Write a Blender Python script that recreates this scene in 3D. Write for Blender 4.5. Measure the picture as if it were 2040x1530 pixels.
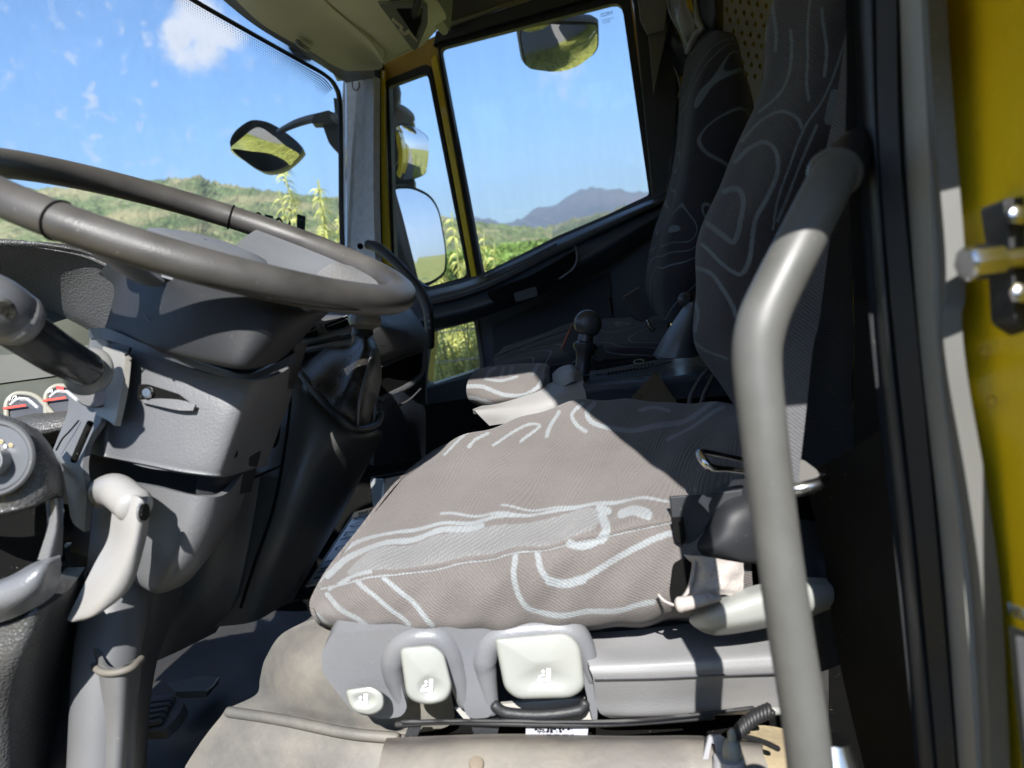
import bpy, bmesh, math, random
import numpy as np
from mathutils import Vector, Matrix
from mathutils.geometry import tessellate_polygon
random.seed(7); RNG = np.random.default_rng(7)
for o in list(bpy.data.objects): bpy.data.objects.remove(o)
SC = bpy.context.scene
COL = SC.collection
# ------------------------------------------------------------------ camera
F = 1457.0
YAW, PITCH, ROLL = [math.radians(a) for a in (13, 10.3, 8)]
fw = np.array([-math.sin(YAW)*math.cos(PITCH), math.cos(YAW)*math.cos(PITCH), -math.sin(PITCH)])
r0 = np.array([math.cos(YAW), math.sin(YAW), 0.]); u0 = np.cross(r0, fw)
rt = r0*math.cos(ROLL)-u0*math.sin(ROLL); up = u0*math.cos(ROLL)+r0*math.sin(ROLL)
CAM = np.array([0, 0, 2.0])
cd = bpy.data.cameras.new('camera'); cam = bpy.data.objects.new('camera', cd); COL.objects.link(cam)
cam.matrix_world = Matrix(((rt[0], up[0], -fw[0], 0), (rt[1], up[1], -fw[1], 0), (rt[2], up[2], -fw[2], 2.0), (0, 0, 0, 1)))
cd.sensor_width = 36; cd.lens = F/2040*36; cd.clip_start = .02; cd.clip_end = 30000
cd.dof.use_dof = True; cd.dof.focus_distance = 1.15; cd.dof.aperture_fstop = 5.6
SC.camera = cam
# ------------------------------------------------------------------ sky, sun, exposure
SUN = Vector((-.155, .72, -.68)).normalized()          # travel direction of the sunlight
w = bpy.data.worlds.new('World'); SC.world = w; w.use_nodes = True
wn, wl = w.node_tree.nodes, w.node_tree.links; wn.clear()
out = wn.new('ShaderNodeOutputWorld'); bg = wn.new('ShaderNodeBackground'); bg.inputs[1].default_value = .053
sky = wn.new('ShaderNodeTexSky'); sky.sky_type = 'NISHITA'; sky.sun_disc = False
sky.sun_elevation = math.asin(-SUN.z); sky.sun_rotation = math.atan2(-SUN.x, -SUN.y)
sky.air_density = 1.1; sky.dust_density = .1; sky.ozone_density = 3.5
wl.new(bg.outputs[0], out.inputs[0])
def dirpx(x, y):
    v = fw+(x-1020)/F*rt-(y-765)/F*up
    return Vector(v).normalized()
# clouds: small white clouds given as directions in the sky, their edges broken up by noise
tc = wn.new('ShaderNodeTexCoord')
nz = wn.new('ShaderNodeTexNoise'); nz.inputs['Scale'].default_value = 9; nz.inputs['Detail'].default_value = 8; nz.inputs['Roughness'].default_value = .6
wl.new(tc.outputs['Generated'], nz.inputs['Vector'])
acc = None
def wm(op, a, b):
    m = wn.new('ShaderNodeMath'); m.operation = op
    for i, q in enumerate((a, b)):
        if isinstance(q, (int, float)): m.inputs[i].default_value = q
        elif q is not None: wl.new(q, m.inputs[i])
    return m.outputs[0]
for (x, y, rad, dens) in [(402, 22, .050, 1.7), (355, 62, .024, 1.6), (440, 64, .046, 1.7), (425, 95, .040, 1.1), (470, 95, .034, .8), (45, 135, .022, .8),
                          (1165, 62, .05, .45), (985, 85, .012, .4), (1110, 30, .03, .6)]:
    vm = wn.new('ShaderNodeVectorMath'); vm.operation = 'DISTANCE'; vm.inputs[1].default_value = dirpx(x, y)
    wl.new(tc.outputs['Generated'], vm.inputs[0])
    q = wm('MULTIPLY', wm('SUBTRACT', 1.0, wm('DIVIDE', vm.outputs['Value'], rad)), dens)
    acc = q if acc is None else wm('MAXIMUM', acc, q)
vor = wn.new('ShaderNodeTexNoise'); vor.inputs['Scale'].default_value = 60; vor.inputs['Detail'].default_value = 4
wl.new(tc.outputs['Generated'], vor.inputs['Vector'])
shape = wm('ADD', acc, wm('MULTIPLY', wm('SUBTRACT', nz.outputs['Fac'], .52), 4.4))
mr = wn.new('ShaderNodeMapRange'); mr.inputs['From Min'].default_value = .12; mr.inputs['From Max'].default_value = .85; mr.interpolation_type = 'SMOOTHSTEP'
wl.new(shape, mr.inputs['Value'])
mask = wm('MULTIPLY', mr.outputs[0], wm('GREATER_THAN', acc, -1.2))
# scattered cirrus flecks in the front left sky
vm = wn.new('ShaderNodeVectorMath'); vm.operation = 'DISTANCE'; vm.inputs[1].default_value = dirpx(230, 210); wl.new(tc.outputs['Generated'], vm.inputs[0])
fl = wn.new('ShaderNodeMapRange'); fl.inputs['From Min'].default_value = .58; fl.inputs['From Max'].default_value = .74; wl.new(vor.outputs['Fac'], fl.inputs['Value'])
fk = wm('MULTIPLY', fl.outputs[0], wm('MAXIMUM', 0.0, wm('SUBTRACT', .95, wm('MULTIPLY', vm.outputs['Value'], 4.2))))
mask2 = wm('MINIMUM', 1.0, wm('ADD', mask, fk))
mx = wn.new('ShaderNodeMix'); mx.data_type = 'RGBA'; mx.inputs['B'].default_value = (6.6, 6.8, 7.3, 1)
wl.new(mask2, mx.inputs['Factor']); sg = wn.new('ShaderNodeVectorMath'); sg.operation = 'MULTIPLY'; sg.inputs[1].default_value = (.60, 1.01, 1.33); wl.new(sky.outputs[0], sg.inputs[0]); wl.new(sg.outputs[0], mx.inputs['A']); wl.new(mx.outputs['Result'], bg.inputs[0])
sl = bpy.data.lights.new('sun', 'SUN'); sl.energy = 5.0; sl.angle = math.radians(.5); sl.color = (1, .97, .925)
so = bpy.data.objects.new('sun', sl); COL.objects.link(so); so.rotation_euler = SUN.to_track_quat('-Z', 'Y').to_euler(); so.location = (0, -5, 8)
SC.view_settings.view_transform = 'Standard'; SC.view_settings.look = 'None'; SC.view_settings.gamma = 1; SC.view_settings.exposure = 1.5
SC.render.engine = 'CYCLES'
SC.cycles.max_bounces = 8; SC.cycles.transparent_max_bounces = 16; SC.cycles.caustics_reflective = False; SC.cycles.caustics_refractive = False
SC.cycles.volume_bounces = 0
# ------------------------------------------------------------------ pixel helpers: a photo position and a depth give a point of the place
def ray(x, y): return fw+(x-1020)/F*rt-(y-765)/F*up
DOFF = 0.0
def P(x, y, d): return CAM+ray(x, y)*(d+DOFF)
def PA(x, y, ax, val):
    q = ray(x, y); return CAM+q*((val-CAM[ax])/q[ax])
# ------------------------------------------------------------------ materials
MATS = {}
def mat(name, col, rough=.5, metal=0, var=.12, vscale=6, bump=0, bscale=300, dust=0, dustcol=(.42, .36, .27), spec=.5, coat=0, trans=0, grain='noise'):
    if name in MATS: return MATS[name]
    m = bpy.data.materials.new(name); m.use_nodes = True; MATS[name] = m
    n, l = m.node_tree.nodes, m.node_tree.links
    b = n['Principled BSDF']; b.inputs['Roughness'].default_value = rough; b.inputs['Metallic'].default_value = metal
    b.inputs['Specular IOR Level'].default_value = spec; b.inputs['Coat Weight'].default_value = coat
    tc = n.new('ShaderNodeTexCoord')
    t = n.new('ShaderNodeTexNoise'); t.inputs['Scale'].default_value = vscale; t.inputs['Detail'].default_value = 6
    l.new(tc.outputs['Object'], t.inputs['Vector'])
    mr = n.new('ShaderNodeMapRange'); mr.inputs['From Min'].default_value = .3; mr.inputs['From Max'].default_value = .7
    mr.inputs['To Min'].default_value = 1-var; mr.inputs['To Max'].default_value = 1+var; l.new(t.outputs['Fac'], mr.inputs['Value'])
    mu = n.new('ShaderNodeVectorMath'); mu.operation = 'SCALE'; mu.inputs[0].default_value = col[:3]; l.new(mr.outputs[0], mu.inputs['Scale'])
    cs = mu.outputs[0]
    if dust:
        t2 = n.new('ShaderNodeTexNoise'); t2.inputs['Scale'].default_value = vscale*.8; t2.inputs['Detail'].default_value = 9; t2.inputs['Roughness'].default_value = .7
        l.new(tc.outputs['Object'], t2.inputs['Vector'])
        m2 = n.new('ShaderNodeMapRange'); m2.inputs['From Min'].default_value = .45; m2.inputs['From Max'].default_value = .72; m2.inputs['To Max'].default_value = dust
        l.new(t2.outputs['Fac'], m2.inputs['Value'])
        mx = n.new('ShaderNodeMix'); mx.data_type = 'RGBA'; mx.inputs['B'].default_value = (*dustcol, 1)
        l.new(m2.outputs[0], mx.inputs['Factor']); l.new(cs, mx.inputs['A']); cs = mx.outputs['Result']
    # tiny specks of dust
    t3 = n.new('ShaderNodeTexNoise'); t3.inputs['Scale'].default_value = 260; t3.inputs['Detail'].default_value = 1; l.new(tc.outputs['Object'], t3.inputs['Vector'])
    m3 = n.new('ShaderNodeMapRange'); m3.inputs['From Min'].default_value = .74; m3.inputs['From Max'].default_value = .8; m3.inputs['To Max'].default_value = .14
    l.new(t3.outputs['Fac'], m3.inputs['Value'])
    mx = n.new('ShaderNodeMix'); mx.data_type = 'RGBA'; mx.inputs['B'].default_value = (.45, .42, .36, 1)
    l.new(m3.outputs[0], mx.inputs['Factor']); l.new(cs, mx.inputs['A']); cs = mx.outputs['Result']
    l.new(cs, b.inputs['Base Color'])
    r = n.new('ShaderNodeMapRange'); r.inputs['From Min'].default_value = .3; r.inputs['From Max'].default_value = .7
    r.inputs['To Min'].default_value = max(0, rough-.1); r.inputs['To Max'].default_value = min(1, rough+.1); l.new(t.outputs['Fac'], r.inputs['Value']); l.new(r.outputs[0], b.inputs['Roughness'])
    if bump:
        v = n.new('ShaderNodeTexVoronoi' if grain == 'leather' else 'ShaderNodeTexNoise'); v.inputs['Scale'].default_value = bscale
        l.new(tc.outputs['Object'], v.inputs['Vector'])
        bp = n.new('ShaderNodeBump'); bp.inputs['Strength'].default_value = bump; bp.inputs['Distance'].default_value = .002
        l.new(v.outputs['Distance' if grain == 'leather' else 'Fac'], bp.inputs['Height']); l.new(bp.outputs[0], b.inputs['Normal'])
    if trans:
        b.inputs['Transmission Weight'].default_value = 0
        tr = n.new('ShaderNodeBsdfTranslucent'); l.new(cs, tr.inputs[0]); ms = n.new('ShaderNodeMixShader'); ms.inputs[0].default_value = trans
        l.new(b.outputs[0], ms.inputs[1]); l.new(tr.outputs[0], ms.inputs[2]); l.new(ms.outputs[0], n['Material Output'].inputs[0])
    return m
def fabric(name, base, line, contour=0, scale=7., rot=0, worn=.0, k=7):
    """woven seat cloth: pale lines come from the mesh attribute 'pat' and / or contour lines of a smooth noise"""
    m = bpy.data.materials.new(name); m.use_nodes = True; MATS[name] = m
    n, l = m.node_tree.nodes, m.node_tree.links; b = n['Principled BSDF']; b.inputs['Roughness'].default_value = .9
    b.inputs['Specular IOR Level'].default_value = .2; b.inputs['Sheen Weight'].default_value = .15; b.inputs['Sheen Roughness'].default_value = .5
    def M(op, a, c=0.):
        q = n.new('ShaderNodeMath'); q.operation = op
        for i, z in enumerate((a, c)):
            if isinstance(z, (int, float)): q.inputs[i].default_value = z
            else: l.new(z, q.inputs[i])
        return q.outputs[0]
    tc = n.new('ShaderNodeTexCoord')
    at = n.new('ShaderNodeAttribute'); at.attribute_name = 'pat'; fac = at.outputs['Fac']
    if contour:
        mp = n.new('ShaderNodeMapping'); mp.inputs['Rotation'].default_value = (0, 0, rot); l.new(tc.outputs['Object'], mp.inputs['Vector'])
        t = n.new('ShaderNodeTexNoise'); t.inputs['Scale'].default_value = scale; t.inputs['Detail'].default_value = 0.4; t.inputs['Distortion'].default_value = .6
        l.new(mp.outputs[0], t.inputs['Vector'])
        fr = M('FRACT', M('MULTIPLY', t.outputs['Fac'], k)); d = M('ABSOLUTE', M('SUBTRACT', fr, .5))
        mr = n.new('ShaderNodeMapRange'); mr.inputs['From Min'].default_value = contour*.5; mr.inputs['From Max'].default_value = contour*.5-.03
        l.new(d, mr.inputs['Value']); fac = M('MAXIMUM', fac, mr.outputs[0])
    nb = n.new('ShaderNodeTexNoise'); nb.inputs['Scale'].default_value = 520; nb.inputs['Detail'].default_value = 1; l.new(tc.outputs['Object'], nb.inputs['Vector'])
    nc = n.new('ShaderNodeTexNoise'); nc.inputs['Scale'].default_value = 22; nc.inputs['Detail'].default_value = 3; l.new(tc.outputs['Object'], nc.inputs['Vector'])
    fac = M('MULTIPLY', fac, M('MINIMUM', 1.0, M('ADD', M('MULTIPLY', nb.outputs['Fac'], .9), M('MULTIPLY', nc.outputs['Fac'], .75))))
    mp2 = n.new('ShaderNodeMapping'); mp2.inputs['Rotation'].default_value = (.5, .7, .6); l.new(tc.outputs['Object'], mp2.inputs['Vector'])
    wv = n.new('ShaderNodeTexWave'); wv.inputs['Scale'].default_value = 120; wv.inputs['Distortion'].default_value = 1.5; wv.inputs['Detail'].default_value = 2; l.new(mp2.outputs[0], wv.inputs['Vector'])
    nf = n.new('ShaderNodeTexNoise'); nf.inputs['Scale'].default_value = 420; nf.inputs['Detail'].default_value = 2; l.new(tc.outputs['Object'], nf.inputs['Vector'])
    nl = n.new('ShaderNodeTexNoise'); nl.inputs['Scale'].default_value = 9; nl.inputs['Detail'].default_value = 5; l.new(tc.outputs['Object'], nl.inputs['Vector'])
    mx = n.new('ShaderNodeMix'); mx.data_type = 'RGBA'; mx.inputs['A'].default_value = (*base, 1); mx.inputs['B'].default_value = (*line, 1)
    l.new(fac, mx.inputs['Factor'])
    k = M('ADD', M('MULTIPLY', wv.outputs['Fac'], .16), M('ADD', M('MULTIPLY', nf.outputs['Fac'], .35), M('ADD', M('MULTIPLY', nl.outputs['Fac'], .5), .5)))
    sc = n.new('ShaderNodeVectorMath'); sc.operation = 'SCALE'; l.new(mx.outputs['Result'], sc.inputs[0]); l.new(k, sc.inputs['Scale'])
    l.new(sc.outputs[0], b.inputs['Base Color'])
    bp = n.new('ShaderNodeBump'); bp.inputs['Strength'].default_value = .5; bp.inputs['Distance'].default_value = .0012
    l.new(M('ADD', wv.outputs['Fac'], M('MULTIPLY', nf.outputs['Fac'], 1.5)), bp.inputs['Height']); l.new(bp.outputs[0], b.inputs['Normal'])
    return m
def glass(name, refl=.05, tint=(.97, .985, 1)):
    m = bpy.data.materials.new(name); m.use_nodes = True; MATS[name] = m
    n, l = m.node_tree.nodes, m.node_tree.links; n.remove(n['Principled BSDF'])
    t = n.new('ShaderNodeBsdfTransparent'); t.inputs[0].default_value = (*tint, 1); g = n.new('ShaderNodeBsdfGlossy'); g.inputs['Roughness'].default_value = .02
    fr = n.new('ShaderNodeFresnel'); fr.inputs[0].default_value = 1.3 if refl < .1 else 1.5
    ms = n.new('ShaderNodeMixShader'); l.new(fr.outputs[0], ms.inputs[0])
    l.new(t.outputs[0], ms.inputs[1]); l.new(g.outputs[0], ms.inputs[2])
    # thin uneven film of dust and wiped streaks on the glass
    tc = n.new('ShaderNodeTexCoord'); mp = n.new('ShaderNodeMapping'); mp.inputs['Scale'].default_value = (6, 6, 1.3); l.new(tc.outputs['Object'], mp.inputs['Vector'])
    q = n.new('ShaderNodeTexNoise'); q.inputs['Scale'].default_value = 2.5; q.inputs['Detail'].default_value = 9; q.inputs['Roughness'].default_value = .65; l.new(mp.outputs[0], q.inputs['Vector'])
    mr = n.new('ShaderNodeMapRange'); mr.inputs['From Min'].default_value = .35; mr.inputs['From Max'].default_value = .8; mr.inputs['To Min'].default_value = .004; mr.inputs['To Max'].default_value = .065; l.new(q.outputs['Fac'], mr.inputs['Value'])
    df = n.new('ShaderNodeBsdfDiffuse'); df.inputs[0].default_value = (.6, .62, .65, 1); tl = n.new('ShaderNodeBsdfTranslucent'); tl.inputs[0].default_value = (.7, .72, .75, 1)
    ma = n.new('ShaderNodeMixShader'); ma.inputs[0].default_value = .7; l.new(df.outputs[0], ma.inputs[1]); l.new(tl.outputs[0], ma.inputs[2])
    m2 = n.new('ShaderNodeMixShader'); l.new(mr.outputs[0], m2.inputs[0]); l.new(ms.outputs[0], m2.inputs[1]); l.new(ma.outputs[0], m2.inputs[2]); l.new(m2.outputs[0], n['Material Output'].inputs[0])
    return m
BLK = mat('black_plastic', (.014, .015, .017), .5, bump=.25, bscale=500, var=.15)
TRIM = mat('dark_trim', (.036, .044, .060), .42, bump=.3, bscale=420, var=.15)
DASH = mat('dash_plastic', (.050, .051, .053), .48, bump=.5, bscale=330, grain='leather', var=.12, dust=.15, dustcol=(.12, .11, .10))
GREY = mat('grey_plastic', (.13, .135, .147), .42, bump=.25, bscale=400, dust=.25, dustcol=(.13, .12, .10))
COLM = mat('column_plastic', (.102, .105, .112), .52, bump=.25, bscale=380, dust=.2, dustcol=(.16, .155, .145))
SHRD = mat('shroud_plastic', (.017, .018, .020), .55, bump=.15, bscale=420, spec=.25)
MID = mat('mid_grey', (.25, .25, .256), .36, dust=.25, bump=.15, bscale=400, dustcol=(.17, .16, .14))
LIGHT = mat('light_grey', (.25, .245, .24), .4, var=.05, bump=.1)
PALE = mat('pale_grey', (.245, .255, .24), .38, var=.04, dust=.1)
CREAM = mat('cream_lining', (.76, .72, .53), .7, var=.06, bump=.2, bscale=600)
FLEECE = mat('grey_fleece', (.62, .63, .65), .9, var=.12, vscale=60, bump=.5, bscale=700)
YEL = mat('yellow_paint', (.76, .54, .012), .32, var=.06, vscale=3, coat=.4)
YELD = mat('yellow_frame', (.42, .25, .02), .4, var=.18, vscale=12, dust=.2)
RUB = mat('black_rubber', (.012, .012, .013), .6, var=.2)
RIMM = mat('worn_leather', (.040, .038, .036), .46, var=.35, vscale=14, bump=.12, bscale=700, grain='leather', dust=.5, dustcol=(.072, .068, .063))
HUB = mat('hub_plastic', (.14, .145, .155), .42, var=.08)
LEA = mat('black_leather', (.018, .017, .016), .46, bump=.35, bscale=300, grain='leather', var=.3)
CHR = mat('steel', (.62, .62, .62), .22, metal=1, var=.1)
BAR = mat('bar_paint', (.078, .078, .074), .5, var=.2, vscale=15, dust=.2, dustcol=(.12, .115, .10))
FLR = mat('rubber_mat', (.085, .083, .078), .62, var=.06, vscale=7, bump=.3, bscale=90, dust=.75, dustcol=(.19, .172, .145))
FLD = mat('dark_floor', (.02, .02, .02), .7, dust=.2, dustcol=(.06, .055, .05))
SEAL = mat('grey_seal_trim', (.21, .21, .195), .5, var=.06, vscale=18, bump=.2, bscale=300)
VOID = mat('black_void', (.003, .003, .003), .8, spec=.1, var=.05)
WHT = mat('white_print', (.75, .76, .78), .5, var=.02)
INK = mat('dark_print', (.02, .04, .07), .5, var=.02)
REDM = mat('red_print', (.55, .03, .03), .5)
MIRR = mat('mirror_glass', (.86, .88, .90), .02, metal=1, var=.01)
for _m in (MIRR,):
    _b = _m.node_tree.nodes['Principled BSDF']
    for nm in ('Roughness', 'Base Color'):
        for lk in list(_b.inputs[nm].links): _m.node_tree.links.remove(lk)
    _b.inputs['Roughness'].default_value = .015; _b.inputs['Base Color'].default_value = (.86, .88, .9, 1)
GLS = glass('window_glass'); 
FAB = fabric('seat_fabric', (.116, .105, .100), (.225, .245, .258))
FABD = fabric('backrest_fabric_shaded', (.019, .018, .023), (.085, .107, .122))  # seat cloth recoloured near black so the backrest carries its shade
FABP = fabric('passenger_fabric_shaded', (.022, .021, .027), (.11, .135, .16), contour=.13, scale=4.5, k=10)  # same swirl cloth with the cab's shade put into its colour
# ------------------------------------------------------------------ mesh helpers
def link(o, m, parent=None):
    COL.objects.link(o)
    if m: o.data.materials.append(m)
    if parent: o.parent = parent; o.matrix_parent_inverse = parent.matrix_world.inverted()
    return o
def thing(name, label, cat, loc=None, group=None):
    o = bpy.data.objects.new(name, None); COL.objects.link(o); o.empty_display_size = .05
    if loc is not None: o.location = Vector(loc); o.matrix_world = Matrix.Translation(Vector(loc))
    o['label'] = label; o['category'] = cat
    if group: o['group'] = group
    return o
def tag(o, label=None, cat=None, group=None, kind=None):
    for k, v in (('label', label), ('category', cat), ('group', group), ('kind', kind)):
        if v: o[k] = v
    return o
def mesh(name, V, Fc, m, parent=None, smooth=True, bev=0, seg=2, ang=40):
    me = bpy.data.meshes.new(name); me.from_pydata([tuple(map(float, v)) for v in V], [], [tuple(map(int, f)) for f in Fc]); me.update()
    bm = bmesh.new(); bm.from_mesh(me); bmesh.ops.recalc_face_normals(bm, faces=bm.faces); bm.to_mesh(me); bm.free()
    if smooth:
        me.shade_smooth()
        if not bev: me.set_sharp_from_angle(angle=math.radians(ang))
    o = bpy.data.objects.new(name, me); link(o, m, parent)
    if bev:
        b = o.modifiers.new('bevel', 'BEVEL'); b.width = bev; b.segments = seg; b.limit_method = 'ANGLE'; b.angle_limit = math.radians(35); b.harden_normals = True
    return o
def cr(pts, n, closed=False):
    """Catmull-Rom through pts (k x m array) -> n samples"""
    p = np.asarray(pts, float); k = len(p)
    t = np.linspace(0, k if closed else k-1, n, endpoint=not closed)
    i = np.minimum(t.astype(int), k-1 if closed else k-2); f = (t-i)[:, None]
    if closed: g = lambda j: p[j % k]
    else:
        e = np.vstack([2*p[0]-p[1], p, 2*p[-1]-p[-2]]); g = lambda j: e[j+1]
    a, b, c, d = g(i-1), g(i), g(i+1), g(i+2)
    return .5*((2*b)+(-a+c)*f+(2*a-5*b+4*c-d)*f**2+(-a+3*b-3*c+d)*f**3)
def grid(rows, nu, nv):
    r = [cr(q, nu) for q in rows]; A = np.stack(r)            # rows x nu x 3
    return np.stack([cr(A[:, j], nv) for j in range(nu)], 1)   # nv x nu x 3
def patch(name, rows, m, parent=None, thick=.006, nu=40, nv=40, lines=None, areas=None, disp=None, world=False):
    G = grid(rows, nu, nv); flat = G.reshape(-1, 3)
    W = flat if world else CAM+(fw[None]+(flat[:, :1]-1020)/F*rt[None]-(flat[:, 1:2]-765)/F*up[None])*(flat[:, 2:3]+DOFF)
    idx = np.arange(nu*nv).reshape(nv, nu)
    Fc = np.stack([idx[:-1, :-1], idx[:-1, 1:], idx[1:, 1:], idx[1:, :-1]], -1).reshape(-1, 4)
    W3 = W.reshape(nv, nu, 3)
    du = np.gradient(W3, axis=1); dv = np.gradient(W3, axis=0); N = np.cross(du, dv); N /= np.linalg.norm(N, axis=2, keepdims=True)+1e-9
    if (N.mean((0, 1)) @ (CAM-W3.mean((0, 1)))) < 0: N = -N
    if disp is not None: W3 = W3+N*disp(G)[..., None]
    V = W3.reshape(-1, 3)
    if thick:
        V = np.vstack([V, (W3-N*thick).reshape(-1, 3)]); n0 = nu*nv
        B = np.concatenate([idx[0, :], idx[1:, -1], idx[-1, -2::-1], idx[-2:0:-1, 0]]); B2 = np.roll(B, -1)
        Fc = np.vstack([Fc, Fc[:, ::-1]+n0, np.stack([B, B2, B2+n0, B+n0], 1)])
    me = bpy.data.meshes.new(name); me.from_pydata(V.tolist(), [], Fc.tolist()); me.update()
    bm = bmesh.new(); bm.from_mesh(me); bmesh.ops.recalc_face_normals(bm, faces=bm.faces); bm.to_mesh(me); bm.free()
    me.shade_smooth(); me.set_sharp_from_angle(angle=math.radians(50))
    if lines or areas:
        at = me.attributes.new('pat', 'FLOAT', 'POINT'); v = np.zeros(len(V))
        xy = flat[:, :2]; pv = np.zeros(len(xy))
        jag = 1.2*np.sin(xy[:, 0]*.9+xy[:, 1]*.4)+1.0*np.sin(xy[:, 1]*1.1)
        for (pl, wd) in (lines or []):
            q = cr(pl, 14*len(pl)) if len(pl) > 2 else np.asarray(pl, float)
            wdv = wd
            d = np.full(len(xy), 1e9)
            for a, b in zip(q[:-1], q[1:]):
                ab = b-a; t = np.clip(((xy-a)@ab)/(ab@ab+1e-9), 0, 1); d = np.minimum(d, np.hypot(*(xy-a-t[:, None]*ab).T))
            pv = np.maximum(pv, np.clip((wd*.44+.8+jag*.35-d)/1.5, 0, 1))
        for (pg, val) in (areas or []):
            q = cr(pg, 60, True); ins = np.zeros(len(xy), bool)
            for a, b in zip(q, np.roll(q, -1, 0)):
                c = (a[1] > xy[:, 1]) != (b[1] > xy[:, 1])
                xi = a[0]+(xy[:, 1]-a[1])*(b[0]-a[0])/(b[1]-a[1]+1e-12); ins ^= c & (xy[:, 0] < xi)
            st = .5+.5*np.sin((xy[:, 0]*.55+xy[:, 1]*.9)*.9)
            pv = np.maximum(pv, ins*val*(.45+.55*st))
        v[:len(pv)] = pv; at.data.foreach_set('value', v.astype(np.float32))
    o = bpy.data.objects.new(name, me); return link(o, m, parent)
def rnd(pts, r, k=4):
    """round the corners of a pixel polygon"""
    o = []; n = len(pts)
    for i in range(n):
        a, b, c = [np.array(pts[j % n][:2], float) for j in (i-1, i, i+1)]
        rr = min(r if not isinstance(r, (list, tuple)) else r[i], .48*np.linalg.norm(a-b), .48*np.linalg.norm(c-b))
        p, q = b+(a-b)/np.linalg.norm(a-b)*rr, b+(c-b)/np.linalg.norm(c-b)*rr
        for t in np.linspace(0, 1, k): o.append(tuple((1-t)**2*p+2*t*(1-t)*b+t*t*q))
    return o
def ell(cx, cy, a, b, rot=0, n=28, e=2.0):
    t = np.linspace(0, 2*np.pi, n, endpoint=False); c, s = np.cos(t), np.sin(t)
    x = a*np.sign(c)*np.abs(c)**(2/e); y = b*np.sign(s)*np.abs(s)**(2/e); r = math.radians(rot)
    return [(cx+i*math.cos(r)-j*math.sin(r), cy+i*math.sin(r)+j*math.cos(r)) for i, j in zip(x, y)]
def plane3(a, b, c):
    """plane through three (x, y, depth) positions -> function giving the point seen at a pixel"""
    A, B, Cc = P(*a), P(*b), P(*c); n = np.cross(B-A, Cc-A); n /= np.linalg.norm(n)
    if n @ (CAM-A) < 0: n = -n
    def f(x, y):
        q = ray(x, y); return CAM+q*((A-CAM)@n)/(q@n)
    f.n = n; return f
def planeax(ax, val):
    n = np.zeros(3); n[ax] = 1
    if CAM[ax] < val: n = -n
    f = lambda x, y: PA(x, y, ax, val)
    f.n = n; return f
def planed(d):
    f = lambda x, y: P(x, y, d)
    f.n = -fw; return f
def slab(name, pts, pl, thick, m, parent=None, holes=(), bev=.002, off=0, seg=2):
    """flat shape with the given outline lying in plane pl, `thick` deep, facing the viewer's side; off moves it forward"""
    if isinstance(pl, (int, float)): pl = planed(pl)
    loops = [list(pts)]+[list(h) for h in holes]
    W = [[Vector(pl(p[0], p[1])+pl.n*off) for p in lp] for lp in loops]
    flat = [[Vector((p[0], p[1], 0)) for p in lp] for lp in loops]
    tris = tessellate_polygon(flat); V = [v for lp in W for v in lp]; n = len(V); nv = Vector(pl.n)
    V2 = V+[v-nv*thick for v in V]
    bm = bmesh.new(); bv = [bm.verts.new(v) for v in V2]
    for t in tris:
        try: bm.faces.new([bv[i] for i in t]); bm.faces.new([bv[i+n] for i in reversed(t)])
        except ValueError: pass
    s = 0
    for lp in W:
        k = len(lp)
        for i in range(k):
            a, b = s+i, s+(i+1) % k
            try: bm.faces.new((bv[a], bv[b], bv[b+n], bv[a+n]))
            except ValueError: pass
        s += k
    bmesh.ops.recalc_face_normals(bm, faces=bm.faces)
    me = bpy.data.meshes.new(name); bm.to_mesh(me); bm.free(); me.shade_smooth()
    if not bev: me.set_sharp_from_angle(angle=math.radians(35))
    o = bpy.data.objects.new(name, me); link(o, m, parent)
    if bev:
        b = o.modifiers.new('bevel', 'BEVEL'); b.width = bev; b.segments = seg; b.limit_method = 'ANGLE'; b.angle_limit = math.radians(40); b.harden_normals = True
    return o
def ring(outer, inner): return outer, [inner]
def shrink(pts, k, c=None):
    q = np.array([p[:2] for p in pts], float); c = q.mean(0) if c is None else np.array(c)
    return [tuple(c+(p-c)*k) for p in q]
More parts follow.
